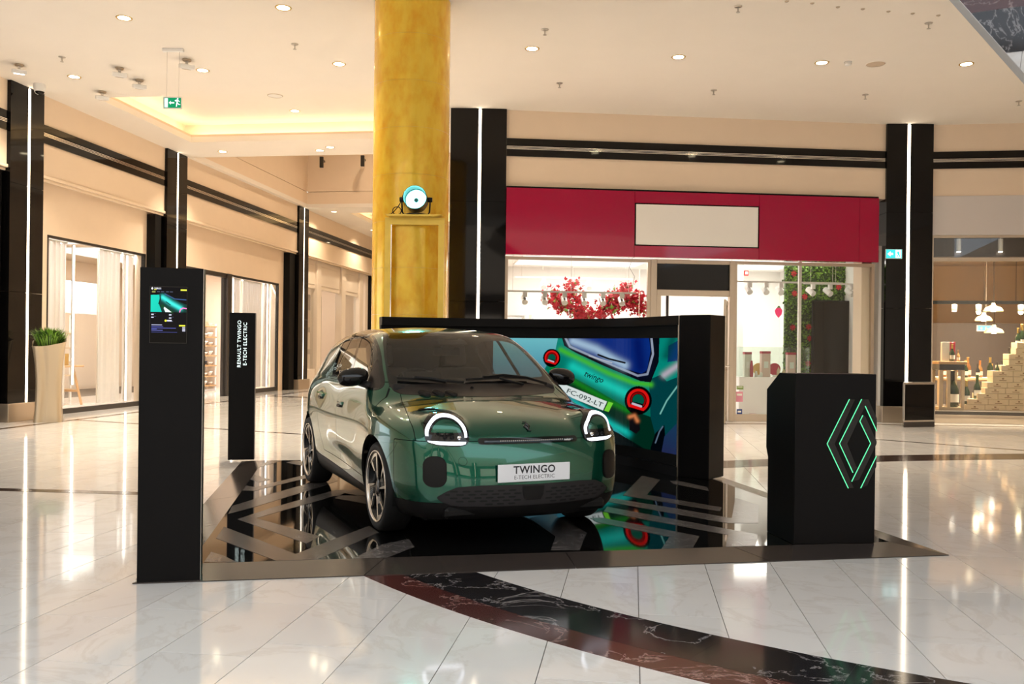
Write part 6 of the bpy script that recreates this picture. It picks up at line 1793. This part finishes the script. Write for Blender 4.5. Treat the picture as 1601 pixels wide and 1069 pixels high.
# wooden case with the giant bottle
x0, _ = FR.sz(1466, 600, .7); x1, ztop = FR.sz(1506, 565, .7)
wc_ = thing('wooden_bottle_case', 'wooden open case with a giant bottle in the wine shop window', 'display case', FR.w(x0, .6, .22), FR.ang)
cw, chh = x1 - x0, ztop - .22
MB().box(0, cw, 0, .5, chh - .18, chh - .06).build('dark_top', M['dark_frame'], wc_, bevel=.006)
MB().box(-.02, cw + .04, -.02, .52, chh - .06, chh).build('top_board', M['wood'], wc_, bevel=.006)
MB().box(0, cw, 0, .5, 0, .06).build('bottom_board', M['wood_pale'], wc_)
for q in (0, cw * .36 - .02, cw - .06):
    for yy in (0, .44): MB().box(q, q + .06, yy, yy + .06, .06, chh - .18).build('post', M['wood_pale'], wc_)
GB = 'champagne bottles in the wine shop'
bottle(FR.w(x0 + cw * .68, .85, .28), chh * .74, 'giant dark wine bottle inside the wooden case', r=.125, foil=(.02, .02, .02))
# crates in steps
CW, CHH, CD = .40, .118, .30
M['crate'] = pbr('pale_wine_carton', (.72, .56, .36), .6, noise=.06, nscale=6)
M['crate_print'] = pbr('crate_print', (.25, .14, .06), .7)
cr0 = thing('wine_carton', 'x', 'carton', (0, 0, 0), FR.ang)
MB().box(-CW / 2 + .003, CW / 2 - .003, 0, CD, .002, CHH - .001).build('carton', M['crate'], cr0, bevel=.005)
MB().box(-.07, .07, -.0015, 0, .03, .042).build('print_line', M['crate_print'], cr0); MB().box(-.02, .02, -.0015, 0, .06, .085).build('print_mark', M['crate_print'], cr0)
starts = [1508, 1513, 1528, 1540, 1543, 1552, 1552, 1565, 1577, 1577, 1588, 1590]
yc = .75
firstc = True
for k_, px in enumerate(starts):
    z = .22 + k_ * CHH
    xs_ = FR.sz(px, 640 - k_ * 9, yc)[0] + CW / 2
    n = 0
    while xs_ + n * CW < 3.0 and n < 7:
        lab = 'pale wine carton in staircase row %s from the floor, %s from the open end' % (['one', 'two', 'three', 'four', 'five', 'six', 'seven', 'eight', 'nine', 'ten', 'eleven', 'twelve'][k_], ['first', 'second', 'third', 'fourth', 'fifth', 'sixth', 'seventh'][n])
        pos = FR.w(xs_ + n * CW, yc, z)
        if firstc:
            cr0.location = pos; cr0['label'] = lab; cr0['group'] = 'wine cartons of the staircase'; firstc = False
        else:
            copy_tree(cr0, pos, None, lab, 'wine cartons of the staircase')
        n += 1
def onrow(px, k_, h_, lab, **kw):
    x, _ = FR.sz(px, 600, yc + .12)
    bottle(FR.w(x, yc + .12, .22 + k_ * CHH), h_, lab, group=GB, **kw)
onrow(1511, 1, .50, 'dark champagne bottle on the lowest carton step')
onrow(1528, 2, .50, 'green foil champagne bottle on the third carton step', foil=(.05, .12, .03))
onrow(1559, 6, .30, 'short dark bottle on the middle carton step', foil=(.05, .05, .05))
onrow(1578, 8, .36, 'dark bottle with pale label high on the carton stairs', foil=(.05, .04, .03))
onrow(1591, 11, .42, 'gold-foil champagne bottle on top of the carton stairs')
onrow(1597, 11, .50, 'tall gold-foil champagne bottle on top of the carton stairs at the picture edge')
# bottle table behind
bt = thing('bottle_table', 'pale wooden table crowded with bottles behind the carton stairs', 'table', FR.w(.55, 1.5, 0), FR.ang)
zt_ = FR.sz(1520, 590, 1.6)[1]
MB().box(0, 1.7, 0, .8, zt_ - .05, zt_).build('table_top', M['wood_pale'], bt, bevel=.005)
for q in ((.05, .05), (1.6, .05), (.05, .7), (1.6, .7)): MB().box(q[0], q[0] + .06, q[1], q[1] + .06, .22, zt_ - .05).build('leg', M['wood_pale'], bt)
MB().box(.1, 1.6, .08, .72, .8, .84).build('shelf_board', M['wood_pale'], bt)
cols = [((.015, .03, .012), (.5, .36, .1)), ((.25, .10, .03), (.6, .35, .1)), ((.02, .02, .02), (.03, .03, .03)), ((.35, .18, .06), (.5, .2, .05))]
nm_ = ['dark', 'amber', 'black capped', 'rose coloured']
for k_ in range(12):
    b_, f_ = cols[k_ % 4]
    bottle(FR.w(.68 + .125 * k_, 1.62 + .22 * (k_ % 2), zt_), .30 + .07 * (k_ % 3), '%s bottle on the bottle table, %s from the wooden case' % (nm_[k_ % 4], ['first', 'second', 'third', 'fourth', 'fifth', 'sixth', 'seventh', 'eighth', 'ninth', 'tenth', 'eleventh', 'last'][k_]), b_, f_, group='bottles on the bottle table')
x, z = FR.sz(1477, 548, .95)
ztc = .22 + chh
t = thing('red_gift_bag', 'white and red gift box standing on the wooden bottle case', 'gift box', FR.w(x, .85, ztc), FR.ang)
MB().box(-.10, .05, -.05, .05, 0, .40).build('carton', M['paper'], t, bevel=.005); MB().box(.052, .16, -.05, .05, .0, .40).build('red_side', M['cap_red'], t, bevel=.005)
bottle(FR.w(x + .07, .72, ztc), .36, 'dark bottle in front of the red gift box on the wooden case', group=GB)
for dx, nm in ((.22, 'small carton-brown bottle beside the gift box on the wooden case'),):
    bottle(FR.w(x + dx, .8, ztc), .24, nm, (.4, .25, .1), (.3, .2, .1), group=GB)

# glass showcase at the foot of the pillar
p0, p1, p2 = np.array(ground(1396, 662)), np.array(ground(1413, 668)), np.array(ground(1461, 667))
p0[1] = min(p0[1], 17.15)
p3 = p2 + (p0 - p1)
sq = thing('showcase', 'low black glass showcase with silver edges at the pillar foot', 'showcase', (p1[0], p1[1], 0), 0)
loc = [tuple(q - p1) for q in (p1, p2, p3, p0)]
MB().prism(loc, 0, .10).build('base', M['dark_frame'], sq)
cen = np.mean(loc, 0); inn = [tuple(cen + (np.array(q) - cen) * .97) for q in loc]
MB().prism(inn, .10, .80).build('black_glass', M['black_gloss'], sq)
MB().prism(loc, .80, .835).build('top_rim', M['steel'], sq); MB().prism(loc, .10, .13).build('lower_rim', M['steel'], sq)
for q in loc: MB().tube([(q[0] * .985 + cen[0] * .015, q[1] * .985 + cen[1] * .015, .12), (q[0] * .985 + cen[0] * .015, q[1] * .985 + cen[1] * .015, .81)], .012, 6).build('corner_rod', M['steel'], sq)
# exit sign on the pillar
x, z = FB.sz(1397, 397, -.03)
t = thing('exit_sign', 'lit turquoise exit sign on the black pillar beside the raspberry shop', 'exit sign', FB.w(x, -.022, z), FB.ang)
MB().box(-.165, .165, -.03, 0, -.095, .095).build('sign_box', M['white'], t, bevel=.004)
MB().box(-.155, .155, -.033, -.03, -.085, .085).build('lit_face', emit('exit_teal', (.03, .42, .42), 1.6), t)
MB().prism([(-.13, 0), (-.07, .05), (-.07, .02), (-.02, .02), (-.02, -.02), (-.07, -.02), (-.07, -.05)], -.036, -.033, 'y').build('arrow', emit('exit_white', (.9, 1, 1), 1.8), t)
MB().box(.03, .14, -.036, -.033, -.075, .075).build('door_symbol', emit('exit_white', (.9, 1, 1), 1.8), t)
MB().prism([(.07, .05), (.10, .045), (.105, 0), (.125, -.06), (.105, -.06), (.09, -.02), (.07, -.06), (.05, -.06), (.075, -.01), (.055, .02)], -.039, -.036, 'y').build('runner', emit('exit_teal', (.03, .42, .42), 1.6), t)
# ================================================================== ceiling fittings
def ceil_pos(px, py): x, y = on_ceiling(px, py, CEIL); return (x, y, CEIL)
where = {(194, 28): 'above the totem screen, nearest the picture top', (116, 120): 'beside the dome camera over the planter', (317, 110): 'just beside the hanging exit sign', (443, 12): 'at the picture top between exit sign and gold column', (530, 100): 'close to the gold column, on its corridor side', (461, 183): 'inside the first light cove', (348, 237): 'on the rim between the two light coves', (500, 235): 'on the cove rim close to the gold column', (832, 76): 'first one past the gold column', (1061, 89): 'midway over the raspberry shop sign', (1285, 98): 'beside the smoke detector', (1511, 100): 'next to the escalator edge'}
dl0 = thing('downlight', 'x', 'downlight', (0, 0, 0))
MB().lathe([(.085, -.004), (.105, -.010), (.112, -.004), (.112, 0), (.085, 0)], 32, cap=False).build('trim_ring', M['gold_ring'], dl0, smooth=True)
MB().lathe([(.086, -.003), (.086, -.001)], 28).build('bulb', M['bulb'], dl0)
first = True
for (px, py), w_ in where.items():
    p = ceil_pos(px, py)
    if (px, py) == (461, 183): p = (p[0] * 1.07, p[1] * 1.07, CEIL + .455)
    lab = 'lit recessed downlight ' + w_
    if first:
        dl0.location = p; dl0['label'] = lab; dl0['group'] = 'recessed ceiling downlights'; o = dl0; first = False
    else:
        o = copy_tree(dl0, p, None, lab, 'recessed ceiling downlights')
    ld = bpy.data.lights.new('downlight_beam', 'SPOT'); ld.energy = 190; ld.color = (1, .84, .64); ld.spot_size = math.radians(110); ld.spot_blend = .7; ld.shadow_soft_size = .08
    lo = bpy.data.objects.new('downlight_beam', ld); COL.objects.link(lo); lo.parent = o; lo.location = (0, 0, -.03)
for (s_4, y_4), z_4, w_4 in (((14.0, -.75), CEIL, 'at the far corridor pillar'), ((18.6, -.75), CEIL, 'over the cream panelled facade, added for brightness'), ((18.6, -5.0), CEIL, 'far down the corridor behind the gold column, added for brightness'), ((22.5, -2.5), CEIL, 'deepest in the corridor, added for brightness'), ((14.0, -4.2), CEIL, 'behind the gold column past the opening, added for brightness'), ((7.4, -3.4), 9.6, 'high in the corridor opening, nearer one, unseen and added for brightness'), ((10.8, -3.4), 9.6, 'high in the corridor opening, farther one, unseen and added for brightness'), ((4.6, -3.9), CEIL, 'between cove and corridor opening, added for brightness')):
    o = copy_tree(dl0, FL.w(s_4, y_4, z_4), None, 'lit recessed downlight ' + w_4, 'recessed ceiling downlights')  # all but the far pillar lamp are added to brighten corridor and opening
    for ch in list(o.children):
        if ch.type == 'LIGHT': bpy.data.objects.remove(ch)
    ld = bpy.data.lights.new('downlight_beam', 'SPOT'); ld.energy = 260; ld.color = (1, .80, .56); ld.spot_size = math.radians(140); ld.spot_blend = .8; ld.shadow_soft_size = .08
    lo = bpy.data.objects.new('downlight_beam', ld); COL.objects.link(lo); lo.parent = o; lo.location = (0, 0, -.03)
sp_where = {(97, 93): 'near the dome camera', (461, 73): 'between the hanging exit sign and the gold column', (1154, 14): 'near the picture top, past the middle', (852, 50): 'above the downlight beside the gold column', (875, 134): 'over the first end of the raspberry shop', (1116, 145): 'over the middle of the raspberry shop', (1353, 152): 'over the far end of the raspberry shop', (1452, 40): 'close to the escalator edge', (1593, 162): 'at the picture edge over the wine shop'}
s0 = thing('sprinkler', 'x', 'sprinkler', (0, 0, 0))
MB().lathe([(.05, -.008), (.055, 0)], 20).build('rose', M['steel'], s0, smooth=True)
MB().lathe([(.008, -.075), (.012, -.008)], 10).build('stem', M['steel'], s0)
MB().lathe([(.026, -.082), (.026, -.076)], 16).build('deflector', M['steel'], s0)
first = True
for (px, py), w_ in sp_where.items():
    lab = 'small ceiling sprinkler ' + w_
    if first: s0.location = ceil_pos(px, py - 4); s0['label'] = lab; s0['group'] = 'ceiling sprinklers'; first = False
    else: copy_tree(s0, ceil_pos(px, py - 4), None, lab, 'ceiling sprinklers')
for k_, (px, py) in enumerate(((1230, 2), (1270, 5), (1310, 11), (1349, 14), (1389, 18), (1427, 21), (1467, 24))):
    p = ceil_pos(px, py)
    t = thing('ceiling_anchor', '%s tiny ceiling anchor cap in the row toward the escalator' % ['first', 'second', 'third', 'fourth', 'fifth', 'sixth', 'seventh'][k_], 'anchor', p, 0, 'ceiling anchor caps')
    MB().lathe([(.022, -.010), (.028, 0)], 16).build('cap', M['bronze'], t, smooth=True); MB().lathe([(.006, -.018), (.006, -.010)], 8).build('eye', M['steel'], t)
# gimbal spots on the ceiling
for (px, py), w_, on in (((30, 105), 'switched on, above the planter', 1), ((187, 110), 'in the middle of the dark group', 0), ((218, 129), 'nearest the light cove end', 0), ((160, 147), 'at the corner of the first light cove', 0), ((292, 97), 'beside the exit sign hanger', 0)):
    p = ceil_pos(px, py - 4)
    t = thing('ceiling_spot', 'white square surface spotlight ' + w_, 'spotlight', p, .5, 'white surface spotlights on the ceiling')
    MB().lathe([(.06, -.03), (.07, 0)], 24).build('shadow_canopy', M['bronze'], t, smooth=True)  # bronze mount disc, standing in for the dark shadow above the head
    MB().box(-.02, .02, -.02, .02, -.07, -.03).build('arm', M['steel'], t)
    Mh = Matrix.Translation((0, 0, -.115)) @ Matrix.Rotation(.25, 4, 'X')
    m = MB(); m.boxm((.22, .22, .07), Mh); m.build('lamp_head', M['white'], t, bevel=.015, seg=2)
    m = MB(); m.boxm((.15, .15, .008), Mh @ Matrix.Translation((0, 0, -.038))); m.build('lens', M['bulb_white'] if on else M['white'], t)
    if not on: m = MB(); m.lathe([(.07, -.046), (.06, -.040)], 20, Mh); m.build('reflector', M['bronze'], t, smooth=True)
# dome camera
p = ceil_pos(62, 132)
t = thing('dome_camera', 'white dome security camera above the black pillar by the planter', 'security camera', p)
MB().lathe([(.10, 0), (.105, -.05), (.085, -.12), (.082, -.13)][::-1], 24).build('housing', M['white'], t, smooth=True, angle=.7)
MB().lathe([(.002, -.19), (.04, -.18), (.07, -.155), (.08, -.13)], 24).build('dome', M['black_gloss'], t, smooth=True)
p = ceil_pos(484, 333)
t = thing('dome_camera', 'tiny white dome security camera at the far corridor pillar', 'security camera', p)
MB().lathe([(.10, 0), (.105, -.05), (.085, -.12), (.082, -.13)][::-1], 16).build('housing', M['white'], t, smooth=True, angle=.7)
MB().lathe([(.002, -.19), (.04, -.18), (.07, -.155), (.08, -.13)], 16).build('dome', M['black_gloss'], t, smooth=True)
# smoke detector, loudspeaker
t = thing('smoke_detector', 'small white smoke detector on the ceiling', 'detector', ceil_pos(1326, 97))
MB().lathe([(.035, -.055), (.05, -.05), (.055, -.02), (.06, 0)], 24).build('case', M['white'], t, smooth=True); MB().lathe([(.052, -.034), (.056, -.03), (.052, -.026)], 24, cap=False).build('vent_slot', M['bronze'], t)
t = thing('ceiling_speaker', 'flat round beige loudspeaker grille on the ceiling', 'speaker', ceil_pos(1369, 100))
MB().lathe([(.13, -.006), (.145, -.002), (.145, 0)], 32).build('grille', pbr('beige_grille', (.62, .50, .38), .7, bump=.3, bscale=500), t, smooth=True)
MB().lathe([(.145, -.008), (.155, 0)], 32, cap=False).build('rim', M['ceiling'], t, smooth=True)
t = thing('ceiling_speaker', 'flat round pale loudspeaker inside the first light cove', 'speaker', (lambda q: (q[0] * 1.07, q[1] * 1.07, CEIL + .455))(ceil_pos(430, 160)))
MB().lathe([(.13, -.006), (.145, -.002), (.145, 0)], 32).build('grille', M['white'], t, smooth=True); MB().lathe([(.145, -.008), (.155, 0)], 32, cap=False).build('rim', M['bronze'], t, smooth=True)
# hanging exit sign
hp = ceil_pos(271, 76)
dE = hp[1]
sgn = at(271, 161, dE)
wS = .145; hS = .095
t = thing('exit_sign', 'green hanging exit sign with running man and arrow', 'exit sign', (hp[0], hp[1], sgn.z))
zc = CEIL - sgn.z
MB().box(-.165, .165, -.03, .03, zc - .05, zc).build('ceiling_bar', M['white'], t, bevel=.006)
for s in (-1, 1): MB().tube([(s * .095, 0, hS), (s * .095, 0, zc - .05)], .0025, 6).build('wire', M['steel'], t)
MB().box(-wS, wS, -.012, .012, -hS, hS).build('panel', M['white'], t, bevel=.003)
ge = emit('exit_green', (.01, .26, .10), 1.0); we_ = emit('exit_sign_white', (.9, .95, 1), 1.1)
MB().box(-wS + .012, wS - .012, -.014, -.012, -hS + .018, hS - .018).build('green_face', ge, t)
MB().box(-wS + .022, -wS + .075, -.016, -.014, -hS + .026, hS - .026).build('door_symbol', we_, t)
MB().prism([(-.055, 0), (-.025, .03), (-.025, .01), (.03, .01), (.03, -.01), (-.025, -.01), (-.025, -.03)], -.016, -.014, 'y').build('arrow', we_, t)
MB().prism([(.035, .035), (.06, .05), (.09, .045), (.115, .02), (.108, .012), (.088, .03), (.08, .005), (.105, -.02), (.125, -.022), (.125, -.032), (.098, -.032), (.078, -.015), (.07, -.06), (.055, -.06), (.06, -.01), (.066, .022), (.045, .022)], -.016, -.014, 'y').build('runner', we_, t)
MB().lathe([(.012, -.016), (.012, -.014)], 14, Matrix.Translation((.083, 0, .062)) @ Matrix.Rotation(PI / 2, 4, 'X') @ Matrix.Translation((0, 0, .03))).build('runner_head', we_, t)
# fittings in the opening above the corridor
for k_, (px, py, nm) in enumerate(((503, 250, 'nearer the corner'), (567, 248, 'nearer the gold column'))):
    p = at(px, py, 28.7)
    t = thing('bracket_lamp', 'small dark bracket lamp high in the corridor opening, ' + nm, 'lamp', tuple(p))
    MB().box(-.05, .05, 0, .3, -.02, .03).build('bracket', M['dark_frame'], t)
    MB().box(-.06, .06, -.05, .03, -.25, .1).build('lamp_head', M['dark_frame'], t, bevel=.01)
